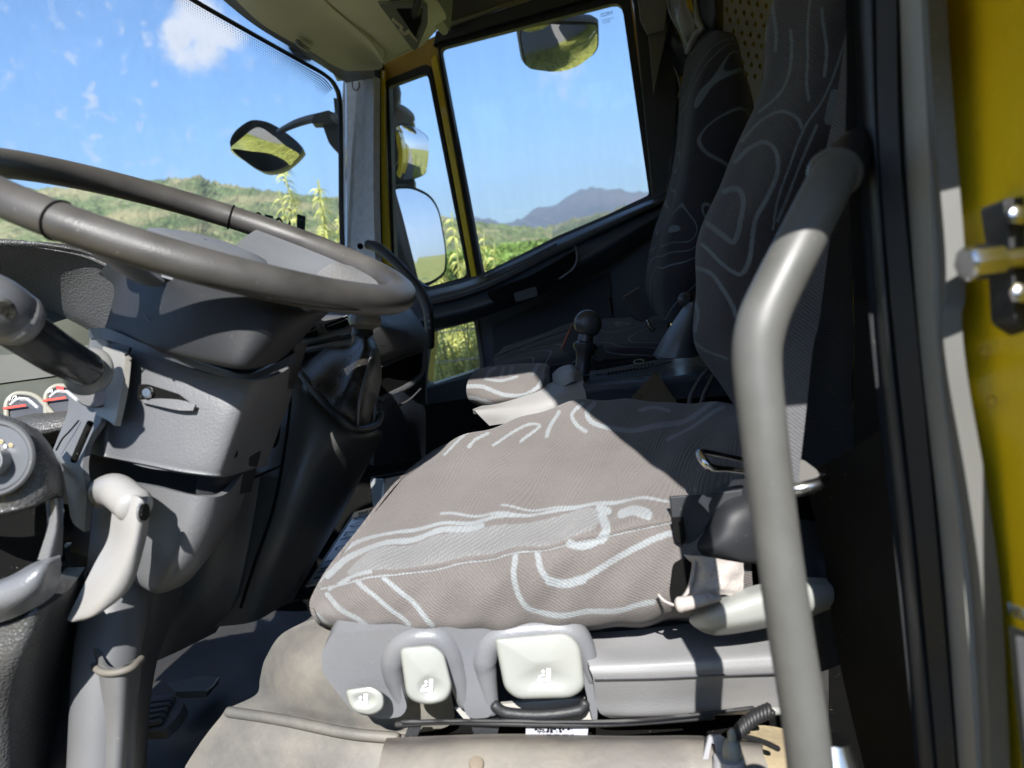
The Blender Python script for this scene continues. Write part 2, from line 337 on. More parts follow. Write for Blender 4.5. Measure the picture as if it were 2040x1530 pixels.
def tubew(name, pts, rad, m, parent=None, n=60, seg=14, closed=False, flat=1.0, cap=True, upv=None):
    """swept tube through world points; rad scalar or list; flat squashes the section"""
    p = cr(pts, n, closed) if len(pts) > 2 else np.linspace(pts[0], pts[1], n)
    R = np.full(n, rad, float) if np.isscalar(rad) else np.interp(np.linspace(0, 1, n), np.linspace(0, 1, len(rad)), rad)
    T = np.gradient(p, axis=0) if not closed else (np.roll(p, -1, 0)-np.roll(p, 1, 0)); T /= np.linalg.norm(T, axis=1, keepdims=True)+1e-12
    a = np.array(upv, float) if upv is not None else (np.array([0, 0, 1.]) if abs(T[0][2]) < .9 else np.array([1., 0, 0])); V = []
    for i in range(n):
        a = a-T[i]*(a@T[i]); a /= np.linalg.norm(a); b = np.cross(T[i], a)
        if upv is not None: a0 = np.array(upv, float); a0 = a0-T[i]*(a0@T[i]); a = a0/np.linalg.norm(a0); b = np.cross(T[i], a)
        for k in range(seg):
            t = 2*np.pi*k/seg; V.append(p[i]+R[i]*(a*np.cos(t)*flat+b*np.sin(t)))
    Fc = []; nn = n if closed else n-1
    for i in range(nn):
        for k in range(seg):
            Fc.append((i*seg+k, i*seg+(k+1) % seg, ((i+1) % n)*seg+(k+1) % seg, ((i+1) % n)*seg+k))
    if not closed and cap:
        for e, s in ((0, -1), (n-1, 1)):
            c0 = len(V); 
            for j, (hh, rr) in enumerate(((.45, .88), (.8, .6))):
                for k in range(seg): V.append(p[e]+(np.array(V[e*seg+k])-p[e])*rr+T[e]*s*R[e]*hh*.6)
            V.append(p[e]+T[e]*s*R[e]*.6)
            for k in range(seg):
                k2 = (k+1) % seg
                Fc += [(e*seg+k, e*seg+k2, c0+k2, c0+k), (c0+k, c0+k2, c0+seg+k2, c0+seg+k), (c0+seg+k, c0+seg+k2, c0+2*seg)]
    return mesh(name, V, Fc, m, parent, ang=60)
def tube(name, pts, rad, m, parent=None, **k): return tubew(name, [P(*q) for q in pts], rad, m, parent, **k)
def lathe(name, c, axis, prof, m, parent=None, seg=28, sx=1.0, xdir=None):
    """prof: list of (height along axis, radius)"""
    c = np.array(c, float); ax = np.array(axis, float); ax /= np.linalg.norm(ax)
    a = np.array(xdir, float) if xdir is not None else np.cross(ax, [0.3, 0.2, 1.]); a -= ax*(a@ax); a /= np.linalg.norm(a); b = np.cross(ax, a)
    V = []; Fc = []
    for h, r in prof:
        for k in range(seg):
            t = 2*np.pi*k/seg; V.append(c+ax*h+max(r, 1e-5)*(a*np.cos(t)*sx+b*np.sin(t)))
    for i in range(len(prof)-1):
        for k in range(seg): Fc.append((i*seg+k, i*seg+(k+1) % seg, (i+1)*seg+(k+1) % seg, (i+1)*seg+k))
    Fc.append(tuple(range(seg))); Fc.append(tuple(range((len(prof)-1)*seg, len(prof)*seg)))
    return mesh(name, V, Fc, m, parent, ang=38)
def text(name, s, pl, x0, y0, x1, y1, m, parent=None, height=None, mirror=False, thick=.0004, off=.002, shear=0, lineh=None):
    """lettering lying in plane pl with its baseline running from pixel (x0,y0) to (x1,y1)"""
    if isinstance(pl, (int, float)): pl = planed(pl)
    cu = bpy.data.curves.new(name, 'FONT'); cu.body = s; cu.extrude = thick; cu.shear = shear
    t = bpy.data.objects.new(name, cu); COL.objects.link(t)
    bpy.context.view_layer.update(); me = bpy.data.meshes.new_from_object(t.evaluated_get(bpy.context.evaluated_depsgraph_get()))
    bpy.data.objects.remove(t)
    co = np.array([v.co[:] for v in me.vertices]); mn, mxx = co.min(0), co.max(0); wd = mxx[0]-mn[0]; ht = mxx[1]-mn[1]
    A, B = pl(x0, y0), pl(x1, y1); xd = B-A; L = np.linalg.norm(xd); xd /= L; n = pl.n; yd = np.cross(n, xd)
    if yd @ up < 0: yd = -yd
    sc = L/wd; sy = sc if height is None else height/ht
    for v in me.vertices:
        x = (v.co.x-mn[0]); x = (wd-x) if mirror else x
        v.co = Vector(A+xd*x*sc+yd*(v.co.y-mn[1])*sy+n*(off+v.co.z))
    me.update(); o = bpy.data.objects.new(name, me); return link(o, m, parent)
def join_meshes(name, objs, m, parent=None):
    bm = bmesh.new()
    for o in objs:
        bm.from_mesh(o.data); bpy.data.objects.remove(o)
    me = bpy.data.meshes.new(name); bm.to_mesh(me); bm.free()
    return link(bpy.data.objects.new(name, me), m, parent)
def boxw(name, c, size, m, parent=None, bev=.004, rot=None):
    V = [Vector((x*size[0]/2, y*size[1]/2, z*size[2]/2)) for x in (-1, 1) for y in (-1, 1) for z in (-1, 1)]
    if rot is not None: V = [rot @ v for v in V]
    V = [v+Vector(c) for v in V]
    return mesh(name, V, [(0, 1, 3, 2), (4, 6, 7, 5), (0, 4, 5, 1), (2, 3, 7, 6), (0, 2, 6, 4), (1, 5, 7, 3)], m, parent, bev=bev)
# ================================================================== OUTSIDE
def gmat(name, c1, c2, scale, bump=.6, c3=None, rough=.95, detail=8, vor=0):
    m = bpy.data.materials.new(name); m.use_nodes = True; MATS[name] = m
    n, l = m.node_tree.nodes, m.node_tree.links; b = n['Principled BSDF']; b.inputs['Roughness'].default_value = rough; b.inputs['Specular IOR Level'].default_value = .1
    tc = n.new('ShaderNodeTexCoord'); t = n.new('ShaderNodeTexNoise'); t.inputs['Scale'].default_value = scale; t.inputs['Detail'].default_value = detail; t.inputs['Roughness'].default_value = .65
    l.new(tc.outputs['Object'], t.inputs['Vector'])
    r = n.new('ShaderNodeValToRGB'); r.color_ramp.elements[0].position = .35; r.color_ramp.elements[1].position = .65
    r.color_ramp.elements[0].color = (*c1, 1); r.color_ramp.elements[1].color = (*c2, 1); l.new(t.outputs['Fac'], r.inputs[0]); cs = r.outputs[0]
    if vor:
        vv = n.new('ShaderNodeTexVoronoi'); vv.inputs['Scale'].default_value = vor; l.new(tc.outputs['Object'], vv.inputs['Vector'])
        m4 = n.new('ShaderNodeMapRange'); m4.inputs['From Max'].default_value = .75; m4.inputs['To Min'].default_value = 1.25; m4.inputs['To Max'].default_value = .45; l.new(vv.outputs['Distance'], m4.inputs['Value'])
        s4 = n.new('ShaderNodeVectorMath'); s4.operation = 'SCALE'; l.new(cs, s4.inputs[0]); l.new(m4.outputs[0], s4.inputs['Scale']); cs = s4.outputs[0]
    if c3:
        t2 = n.new('ShaderNodeTexNoise'); t2.inputs['Scale'].default_value = scale*.22; t2.inputs['Detail'].default_value = 5; l.new(tc.outputs['Object'], t2.inputs['Vector'])
        mr = n.new('ShaderNodeMapRange'); mr.inputs['From Min'].default_value = .48; mr.inputs['From Max'].default_value = .66; l.new(t2.outputs['Fac'], mr.inputs['Value'])
        mx = n.new('ShaderNodeMix'); mx.data_type = 'RGBA'; mx.inputs['B'].default_value = (*c3, 1); l.new(mr.outputs[0], mx.inputs['Factor']); l.new(cs, mx.inputs['A']); cs = mx.outputs['Result']
    l.new(cs, b.inputs['Base Color'])
    bp = n.new('ShaderNodeBump'); bp.inputs['Strength'].default_value = bump; bp.inputs['Distance'].default_value = .6/scale; l.new(t.outputs['Fac'], bp.inputs['Height']); l.new(bp.outputs[0], b.inputs['Normal'])
    return m
GRASS = gmat('dry_grass', (.13, .14, .04), (.28, .27, .10), 3, c3=(.10, .14, .03))
ROAD = gmat('asphalt', (.13, .125, .115), (.19, .18, .165), 14)
HILLM = gmat('hill_green', (.09, .14, .05), (.22, .26, .11), .11, c3=(.25, .23, .12), bump=1.0, vor=.16)
MTN = gmat('mountain', (.02, .045, .05), (.06, .10, .085), .0045, c3=(.13, .10, .08), bump=1.5, detail=12, vor=.006)
RIDGE = gmat('ridge_green', (.05, .09, .02), (.13, .17, .05), .02, c3=(.16, .15, .06), bump=1.0, vor=.035)
g = mesh('ground', [(-9000, -9000, 0), (9000, -9000, 0), (9000, 9000, 0), (-9000, 9000, 0)], [(0, 1, 2, 3)], GRASS, smooth=False); tag(g, kind='structure')
rd = mesh('road', [(-200, -3.4, .006), (200, -3.4, .006), (200, 3.1, .006), (-200, 3.1, .006)], [(0, 1, 2, 3)], ROAD, smooth=False); tag(rd, kind='structure')
def bumpy(A, fr=1.0):
    ph = RNG.uniform(0, 6, 24).reshape(12, 2); fq = RNG.uniform(.4, 1.6, (12, 2))*fr
    def f(G):
        x, y = G[..., 0], G[..., 1]; s = 0
        for k in range(12):
            s = s+np.sin(x*fq[k, 0]*.05*(1+k*.4)+y*fq[k, 1]*.05*(1+k*.3)+ph[k, 0])/(1+k*.35)
        return A*s*.35+A*.5*RNG.normal(size=x.shape)*.5
    return f
sil = [(-700, 440), (-400, 405), (-150, 392), (70, 376), (180, 372), (290, 360), (335, 356), (372, 352), (398, 351), (425, 362), (500, 374), (560, 382), (670, 394), (800, 415), (930, 440), (1100, 455)]
def hz(x): return 765-F*((-up[2]*0)+0) if False else (497.4-(x-1020)*.1405)
rows = [[(x, y+rr, 640) for (x, y), rr in zip(sil, RNG.normal(size=len(sil))*1.0)],
        [(x, y+(hz(x)-y)*.32, 520) for x, y in sil], [(x, y+(hz(x)-y)*.66, 400) for x, y in sil], [(x, hz(x)+6, 290) for x, y in sil]]
h = patch('hills', rows, HILLM, thick=0, nu=520, nv=150, disp=bumpy(1.6, 3.5)); tag(h, kind='structure')
far = [(600, 470), (800, 440), (900, 432), (945, 432), (975, 437), (1003, 444), (1040, 436), (1055, 424), (1075, 413), (1100, 410), (1120, 398), (1145, 383), (1170, 375), (1200, 375), (1235, 378), (1290, 383), (1400, 372), (1600, 380), (1900, 380), (2200, 380)]
rows = [[(x, y, 5200) for x, y in far], [(x, y+(hz(x)-y)*.4, 4400) for x, y in far], [(x, hz(x)+3, 3400) for x, y in far]]
mt = patch('mountains', rows, MTN, thick=0, nu=420, nv=80, disp=bumpy(13, 1.6)); tag(mt, kind='structure')
rg = [(600, 530), (850, 490), (950, 476), (1000, 474), (1060, 462), (1130, 440), (1200, 424), (1300, 400), (1500, 390), (1900, 385)]
rows = [[(x, y, 1500) for x, y in rg], [(x, (y+hz(x))/2, 1200) for x, y in rg], [(x, hz(x)+4, 900) for x, y in rg]]
rr_ = patch('terrain', rows, RIDGE, thick=0, nu=260, nv=60, disp=bumpy(4, 3)); tag(rr_, kind='structure')
LEAF = mat('leaf_yellow_green', (.47, .48, .13), .5, var=.25, vscale=4, trans=.35)
LEAF2 = mat('leaf_green', (.14, .22, .04), .6, var=.4, vscale=.8, trans=.3)
STEM = mat('stem_green', (.22, .24, .08), .7)
BARK = mat('bark', (.10, .08, .06), .9)
def leaves(name, stems, m, parent, length=(.07, .13), width=.013, dens=60, droop=.8):
    V, Fc = [], []
    for st in stems:
        p = cr(st, 40) if len(st) > 2 else np.linspace(st[0], st[1], 40)
        for _ in range(dens):
            i = int(RNG.uniform(.12, 1)*39); o = p[i]; az = RNG.uniform(0, 6.28); L = RNG.uniform(*length); e = RNG.uniform(.2, .9)
            d = np.array([math.cos(az), math.sin(az), 0]); s = np.cross(d, [0, 0, 1.]); s = s*math.cos(.5*az)+np.array([0, 0, .5])*math.sin(az*3); s /= np.linalg.norm(s); b0 = len(V)
            for k in range(6):
                t = k/5; c = o+d*L*(t*.85)+np.array([0, 0, 1.])*L*(e*t-droop*1.25*t*t); wd = width*L*9*math.sin(math.pi*min(1, t*.93+.06))**.8*.5+.0004
                V.append(c-s*wd); V.append(c+s*wd)
            for k in range(5): q = b0+2*k; Fc.append((q, q+1, q+3, q+2))
    me = bpy.data.meshes.new(name); me.from_pydata([tuple(v) for v in V], [], Fc); me.update(); me.shade_smooth()
    return link(bpy.data.objects.new(name, me), m, parent)
def shrub(base, hgt, spread, nst, label, dens=70, group='wild shrubs growing beside the truck', length=(.045, .085)):
    dens = int(dens*1.7)
    t = thing('wild_shrub', label, 'shrub', base, group); st = []; base = np.array(base)
    for k in range(nst):
        a = RNG.uniform(0, 6.28); r = RNG.uniform(.1, 1)**.6*spread; hh = hgt*RNG.uniform(.7, 1.0)
        top = base+np.array([math.cos(a)*r, math.sin(a)*r*.7, hh]); mid = base+np.array([math.cos(a)*r*.4, math.sin(a)*r*.3, hh*.55])
        st.append(np.array([base+np.array([math.cos(a)*.05, math.sin(a)*.05, 0]), mid, top]))
    sm = [tubew('s', list(q), [.012, .004], STEM, None, n=8, seg=5) for q in st]
    join_meshes('stems', sm, STEM, t); leaves('foliage', st, LEAF, t, dens=dens, length=length)
    return t
def GP(x, Y):   # ground point below the place seen at photo column x, at lateral distance Y
    q = PA(x, hz(x), 1, Y); return (q[0], Y, 0)
shrub(GP(652, 4.3), 2.85, .26, 10, 'tall yellow green wild shrub right beside the grey windscreen pillar', dens=190)
shrub(GP(628, 4.6), 2.46, .50, 18, 'low yellow green shrub behind the steering wheel rim through the windscreen', dens=170)
shrub(GP(575, 5.2), 2.32, .4, 10, 'small pale shrub behind the dark letters on the windscreen', dens=80)
shrub(GP(664, 4.55), 2.40, .40, 26, 'bushy lower shrub pressed against the right side of the tall one by the pillar', dens=170)
shrub(GP(735, 4.6), 2.2, .45, 14, 'shrub hidden mostly behind the grey pillar', dens=80)
shrub(GP(850, 4.6), 2.15, .35, 14, 'yellow green shrub behind the big outside mirror', dens=90)
shrub(GP(905, 4.3), 2.28, .26, 16, 'tall yellow green shrub between the outside mirror and the yellow window bar', dens=130)
shrub(GP(955, 4.7), 1.98, .25, 10, 'shrub showing at the front corner of the side window', dens=90)
for k, (x, Y) in enumerate([(845, 3.9), (885, 3.75), (925, 3.9), (960, 3.8), (900, 4.4), (860, 4.5)]):
    shrub(GP(x, Y), 1.72, .34, 26, ['dense weeds at the front lower corner of the low door window', 'dense weeds nearest the glass in the low door window', 'dense weeds in the middle of the low door window, in front', 'dense weeds at the rear edge of the low door window', 'dense weeds behind the middle of the low door window', 'dense weeds behind the front edge of the low door window'][k], dens=95, group='weeds seen through the low door window', length=(.05, .10))
V, Fc = [], []
for _ in range(9000):
    x = RNG.uniform(-4.5, 3.5); y = 3.2+RNG.uniform(0, 1)**1.6*5; hgt = RNG.uniform(.4, 1.15); a = RNG.uniform(0, 6.28); b0 = len(V); s = np.array([math.cos(a), math.sin(a), 0])*.006; ln = np.array([math.cos(a*2), math.sin(a*2), 0])*RNG.uniform(.05, .3)
    for k in range(4):
        t = k/3; c = np.array([x, y, hgt*t])+ln*t*t; V.append(c-s*(1-t*.85)); V.append(c+s*(1-t*.85))
    for k in range(3): q = b0+2*k; Fc.append((q, q+1, q+3, q+2))
me = bpy.data.meshes.new('grass'); me.from_pydata([tuple(v) for v in V], [], Fc); me.update()
tag(link(bpy.data.objects.new('grass', me), LEAF), 'tall yellow green grass growing beside the road', 'grass', kind='stuff')
# mid-distance trees
def tree(base, hgt, wid, label):
    t = thing('tree', label, 'tree', base, 'green trees beyond the field'); base = np.array(base, float)
    tubew('trunk', [base, base+[.2, 0, hgt*.4], base+[0, 0, hgt*.7]], [.22, .12, .05], BARK, t, n=10, seg=8)
    V, Fc = [], []
    cl = [(base+np.array([RNG.normal()*wid*.33, RNG.normal()*wid*.33, hgt*RNG.uniform(.3, .95)]), RNG.uniform(.5, 1.1)*wid*.24) for _ in range(22)]
    for c, r in cl:
        for _ in range(130):
            d = RNG.normal(size=3); d /= np.linalg.norm(d); p = c+d*r*RNG.uniform(.6, 1.05); p[2] = min(p[2], base[2]+hgt); s = RNG.normal(size=3); s /= np.linalg.norm(s); q = np.cross(s, d); b0 = len(V); z = .16
            V += [p-s*z, p+q*z, p+s*z, p-q*z]; Fc.append((b0, b0+1, b0+2, b0+3))
    me = bpy.data.meshes.new('crown'); me.from_pydata([tuple(v) for v in V], [], Fc); me.update(); link(bpy.data.objects.new('crown', me), LEAF2, t)
for (x, Y, ytop, wd, lb) in [(985, 62, 492, 5, 'round green tree nearest the front corner of the side window'), (1035, 70, 484, 6, 'tallest green tree in the lower side window'), (1075, 66, 500, 5, 'small green tree rightmost in the lower side window'),
                             (940, 58, 505, 5, 'green tree behind the window bar'), (905, 66, 500, 5, 'green tree behind the tall shrub'), (1120, 85, 488, 6, 'far green tree just above the window ledge'), (1010, 55, 508, 4, 'low green tree between two taller ones')]:
    q = PA(x, ytop, 1, Y); tree((q[0], Y, 0), q[2], wd, lb)
def sky_block_tree(base, hgt, wid, label):  # unseen trees, added behind the viewer to block sky and deepen interior shade
    t = thing('added_tree', label, 'tree', base, 'unseen trees added to block sky'); base = np.array(base, float)
    tubew('trunk', [base, base+[.2, 0, hgt*.4], base+[0, 0, hgt*.8]], [.3, .2, .08], BARK, t, n=10, seg=8)
    V, Fc = [], []
    for _ in range(40):
        c = base+np.array([RNG.normal()*wid*.3, RNG.normal()*wid*.22, hgt*RNG.uniform(.12, .9)]); r = RNG.uniform(.6, 1.1)*wid*.22
        for _ in range(60):
            d = RNG.normal(size=3); d /= np.linalg.norm(d); p = c+d*r*RNG.uniform(.5, 1.0); p[2] = min(max(p[2], .1), hgt); s = RNG.normal(size=3); s /= np.linalg.norm(s); q = np.cross(s, d); b0 = len(V); z = .3
            V += [p-s*z, p+q*z, p+s*z, p-q*z]; Fc.append((b0, b0+1, b0+2, b0+3))
    me = bpy.data.meshes.new('crown'); me.from_pydata([tuple(v) for v in V], [], Fc); me.update(); link(bpy.data.objects.new('crown', me), LEAFD, t)
LEAFD = mat('leaf_dark', (.05, .07, .025), .7, var=.4, vscale=.8)
for k, x in enumerate((-11, -6.5, -2, 2.5, 7, 12)): sky_block_tree((x, -10.5, 0), 4.6, 5, '%s unseen tree added across the road to block sky, counted from the front of the truck' % ['first', 'second', 'third', 'fourth', 'fifth', 'sixth'][k])
WIRE = mat('wire_metal', (.3, .3, .3), .5, metal=.6)
wf = thing('wire_fence', 'thin wire fence running through the weeds behind the low door window', 'fence', (-6, 3.55, 0))
for z in (1.28, 1.47, 1.62):
    tubew('wire', [(-6, 3.5, z), (0, 3.55, z+.02), (6, 3.5, z)], .0028, WIRE, wf, n=20, seg=5)
for x in (-4.6, -1.9, 2.0, 5.2): boxw('post', (x, 3.52, .85), (.05, .05, 1.7), WIRE, wf)
# ================================================================== TRUCK CAB SHELL
cab = thing('truck_cab', 'yellow truck cab seen from its open driver door, grey and black inside', 'truck cab', (-.4, 1.2, 1.0))
YD = 2.05
DP = planeax(1, YD)
def headl(name, A, B, a, b, m, parent):  # box between two world corners
    c = [(p+q)/2 for p, q in zip(A, B)]; s = [abs(q-p) for p, q in zip(A, B)]; return boxw(name, c, s, m, parent, bev=.006)
# roof, floor, rear wall, driver side header (shades the inside)
headl('roof', (-1.35, .34, 2.98), (.95, 2.25, 3.06), 0, 0, YEL, cab)
headl('roof_lining', (-.62, .40, 2.90), (.85, 2.0, 2.93), 0, 0, CREAM, cab)
headl('door_header', (-1.2, .33, 2.74), (.6, .40, 2.98), 0, 0, YEL, cab)
headl('side_wall', (-.6, 2.10, .9), (.6, 2.16, 1.60), 0, 0, YEL, cab)
headl('outer_panel', (.02, 2.10, 1.6), (1.0, 2.2, 2.98), 0, 0, YEL, cab)
headl('rear_wall', (.50, .40, 1.0), (.56, 2.1, 2.2), 0, 0, VOID, cab)
headl('upper_rear_wall', (.80, .40, 2.2), (.86, 2.1, 2.95), 0, 0, BLK, cab)
headl('under_floor', (-1.4, .40, 1.20), (.6, 2.1, 1.24), 0, 0, VOID, cab)
headl('front_bulkhead', (-1.36, .40, .9), (-1.30, 2.1, 1.75), 0, 0, VOID, cab)
# driver side rear door post: its front edge rakes forward toward the roof
hd = planeax(1, .37)
V = [(.088, .37, 2.115), (.067, .37, 2.19), (-.035, .37, 2.574), (-.075, .37, 2.78), (.6, .37, 2.78), (.6, .37, 2.115)]
V2 = [(x, .41, z) for x, y, z in V]
mesh('rear_door_frame', V+V2, [(0, 1, 2, 3, 4, 5), (6, 7, 8, 9, 10, 11)]+[(i, (i+1) % 6, (i+1) % 6+6, i+6) for i in range(6)], YEL, cab, smooth=False)
# door jamb seen at the right: black seal, grey trim, black gap, yellow body side
jp = [(1745, .47), (1790, .46)]
def strip(name, left, right, d0, d1, m, thick=.02, bulge=.0, parent=cab, nv=60):
    L = cr(left, 12); R_ = cr(right, 12); rows = []
    for a, b in zip(L, R_):
        rows.append([(a[0], a[1], d0), ((a[0]+b[0])/2, (a[1]+b[1])/2, (d0+d1)/2-bulge), (b[0], b[1], d1)])
    return patch(name, rows, m, parent, thick=thick, nu=14, nv=nv)
strip('inner_seal', [(1708, -60), (1722, 300), (1748, 700), (1790, 1100), (1835, 1600)], [(1752, -60), (1760, 300), (1790, 700), (1835, 1100), (1885, 1600)], .54, .52, BLK, bulge=.01)
strip('seal_gap', [(1745, -60), (1752, 300), (1785, 700), (1828, 1100), (1875, 1600)], [(1785, -60), (1792, 300), (1830, 700), (1868, 1100), (1910, 1600)], .51, .50, RUB)
strip('grey_jamb_trim', [(1774, -60), (1786, 300), (1820, 700), (1862, 1100), (1902, 1600)], [(1832, -60), (1850, 300), (1868, 700), (1915, 1100), (1950, 1600)], .525, .455, SEAL, bulge=.006, thick=.012)
strip('grey_outer_trim', [(1818, -60), (1838, 300), (1862, 700), (1900, 1100), (1936, 1600)], [(1843, -60), (1862, 240), (1886, 545), (1880, 690), (1952, 1140), (1976, 1600)], .485, .437, mat('outer_trim_shaded', (.085, .085, .078), .6, var=.1), bulge=.003, thick=.01)  # outer trim colour darkened to stand in for shade despite direct sun
strip('black_weather_strip', [(1838, -60), (1852, 300), (1868, 700), (1938, 1160), (1965, 1600)], [(1878, -60), (1886, 300), (1912, 700), (1966, 1160), (2004, 1600)], .475, .462, RUB, thick=.01)
strip('yellow_jamb', [(1872, -60), (1880, 300), (1905, 700), (1960, 1160), (1998, 1600)], [(2110, -60), (2110, 300), (2120, 700), (2130, 1160), (2140, 1600)], .465, .36, YEL, bulge=-.006, thick=.012)
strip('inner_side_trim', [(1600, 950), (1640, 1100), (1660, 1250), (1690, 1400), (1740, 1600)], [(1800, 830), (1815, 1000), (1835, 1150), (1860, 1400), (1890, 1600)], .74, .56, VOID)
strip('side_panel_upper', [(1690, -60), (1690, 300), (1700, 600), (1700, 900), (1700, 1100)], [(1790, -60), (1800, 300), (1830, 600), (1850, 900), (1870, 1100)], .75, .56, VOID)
strip('post_shade_strip', [(1684, -60), (1686, 150), (1684, 300), (1692, 420), (1700, 600)], [(1765, -60), (1765, 150), (1765, 300), (1780, 420), (1790, 600)], .55, .53, VOID)  # black strip added for the dark gap and to shade the seat mechanism
# the open driver door stands out of frame to the left and shades the sky there
V = [(-.96, .33), (-1.10, -.80), (-1.14, -.80), (-1.00, .33)]
def prism(name, xy, z0, z1, m):
    k = len(xy); VV = [(x, y, z0) for x, y in xy]+[(x, y, z1) for x, y in xy]
    return mesh(name, VV, [tuple(range(k)), tuple(range(k, 2*k))]+[(i, (i+1) % k, (i+1) % k+k, i+k) for i in range(k)], m, cab, smooth=False)
prism('open_driver_door', V, 1.1, 2.05, YEL)
prism('open_door_post', [(-1.085, -.70), (-1.10, -.80), (-1.14, -.80), (-1.125, -.70)], 2.05, 2.85, YEL)
prism('open_door_top', V, 2.80, 2.88, YEL)
# striker bolt and latch hardware on the yellow jamb
st = thing('door_striker', 'shiny steel latch bolt sticking out of the yellow door post', 'latch', P(1960, 520, .40))
jf = planed(.405)
lathe('bolt_head', P(1921, 526, .392), P(2040, 511, .395)-P(1912, 527, .392), [(0, .008), (.0015, .0095), (.018, .0095), (.0195, .0085)], CHR, st, seg=8)
lathe('bolt_pin', P(1960, 522, .393), P(2040, 511, .395)-P(1912, 527, .392), [(0, .0065), (.005, .0068), (.024, .0055), (.0245, .005)], CHR, st, seg=24)
slab('black_bracket', rnd([(1998, 395), (2120, 385), (2120, 700), (2022, 640), (2014, 500)], 14), .398, .02, BLK, st, bev=.003)
lathe('bracket_screw', P(2036, 432, .408), P(1020, 500, .1)-P(2036, 432, .408), [(0, .0075), (.003, .007), (.005, .004)], mat('dull_metal', (.1, .11, .12), .35, metal=.6), st, seg=20)
slab('bracket_plate', rnd([(1925, 505), (1990, 478), (2000, 540), (1930, 545)], 8), .410, .006, mat('olive_metal', (.12, .11, .05), .4, metal=.4), st, bev=.001)
for (x, y, d_) in ((1962, 702, .432), (1975, 800, .428)):
    tubew('spot_weld', [P(x+9*math.cos(t), y+11*math.sin(t), d_-(9*math.cos(t))*.0005) for t in np.linspace(0, 6.28, 13)[:-1]], .0006, mat('weld_mark', (.40, .24, .01), .5), st, n=30, seg=5, closed=True)
for (x, y) in ((2022, 430), (2030, 585)):
    lathe('bracket_bolt', P(x, y, .392), -fw, [(0, .0055), (.003, .0055), (.004, .004)], CHR, st, seg=6)
lb = thing('warning_label', 'black framed label with small lettering at the foot of the yellow door post', 'label', P(2030, 1380, .415))
yp = plane3((1985, 1240, .413), (2045, 1250, .386), (2030, 1530, .396))
slab('label_border', [(2012, 1246), (2060, 1262), (2072, 1560), (2045, 1560)], yp, .001, mat('label_black', (.02, .025, .02), .5), lb, bev=0, off=.001)
slab('label_face', [(2033, 1268), (2066, 1278), (2078, 1560), (2060, 1560)], yp, .001, mat('label_white', (.42, .40, .42), .5), lb, bev=0, off=.0024)
text('label_lettering', 'VEI', yp, 2013, 1222, 2046, 1238, INK, lb, height=.006, off=.001, shear=.3)
# rear of the truck beyond the cab (shows only in the outside mirrors)
cargo = thing('cargo_body', 'yellow truck body behind the cab reflected in the outside mirror', 'truck body', (3, 1.2, 0))
headl('side_panels', (1.3, .5, 1.1), (6.8, 2.22, 2.6), 0, 0, YEL, cargo)
for x in (2.3, 4.2, 6.4):
    lathe('wheel', (x, 1.85, .5), (0, 1, 0), [(0, .3), (0, .5), (.02, .52), (.26, .52), (.28, .5), (.28, .3), (.2, .26), (.2, .1)], RUB, cargo, seg=40)
headl('side_skirt', (1.3, 2.0, .55), (6.6, 2.05, 1.0), 0, 0, BLK, cargo)
# ---- windscreen
WX = -.84
wp = planeax(0, WX)
gl = patch('windscreen', [[(-500, -560, 1.35), (370, -40, 1.55), (690, 150, 2.0)], [(-500, 300, 1.35), (300, 300, 1.75), (690, 330, 2.02)], [(-500, 620, 1.3), (300, 600, 1.7), (690, 500, 2.03)]], GLS, cab, thick=.004, nu=24, nv=16)
def D(x, y, X=WX): return float((PA(x, y, 0, X)-CAM)@fw)
edge = [(330, -45), (372, -8), (500, 66), (600, 122), (648, 150), (668, 172), (677, 205), (679, 300), (680, 420), (682, 500)]
dd = [1.50, 1.52, 1.66, 1.80, 1.88, 1.94, 1.98, 1.99, 2.0, 2.01]
tubew('windscreen_seal', [P(x, y, d) for (x, y), d in zip(edge, dd)], .0085, RUB, cab, n=90, seg=8, flat=.6)
# dotted edge band printed on the windscreen glass
V, Fc = [], []
e = cr([(x, y, d) for (x, y), d in zip(edge[:6], dd)], 130)
for i, (x, y, d) in enumerate(e[:-1]):
    t = e[i+1]-e[i]; nn = np.array([-t[1], t[0]])/np.hypot(t[0], t[1])
    if nn[1] < 0: nn = -nn
    for r in range(7):
        s = 1.45*(1-r/8)*.9
        c = np.array([x, y])+nn*(8+r*4.2)+t[:2]*(.5*(r % 2)); b0 = len(V)
        for k in range(6): V.append(P(c[0]+s*math.cos(k*1.047), c[1]+s*math.sin(k*1.047), d-.01))
        Fc.append(tuple(range(b0, b0+6)))
me = bpy.data.meshes.new('glass_dot_band'); me.from_pydata([tuple(v) for v in V], [], Fc); me.update(); o = link(bpy.data.objects.new('glass_dot_band', me), INK, cab); o['kind'] = 'stuff'
# lettering and black sticker at the foot of the windscreen
ws = plane3((500, 430, 1.78), (660, 430, 1.92), (600, 300, 1.84))
slab('windscreen_sticker', rnd([(592, 426), (609, 431), (607, 468), (591, 464)], 3), ws, .001, mat('sticker_black', (.03, .045, .055), .5), cab, bev=0)
text('sticker_print', 'CHMSL', ws, 594.5, 437.5, 606.5, 441.5, mat('sticker_print', (.2, .23, .25), .5), cab, height=.0032, mirror=True, off=.003)
text('windscreen_letters', 'AOTO', ws, 498, 462, 580, 482, mat('sticker_black2', (.035, .055, .06), .5), cab, height=.052, mirror=True, off=.001)
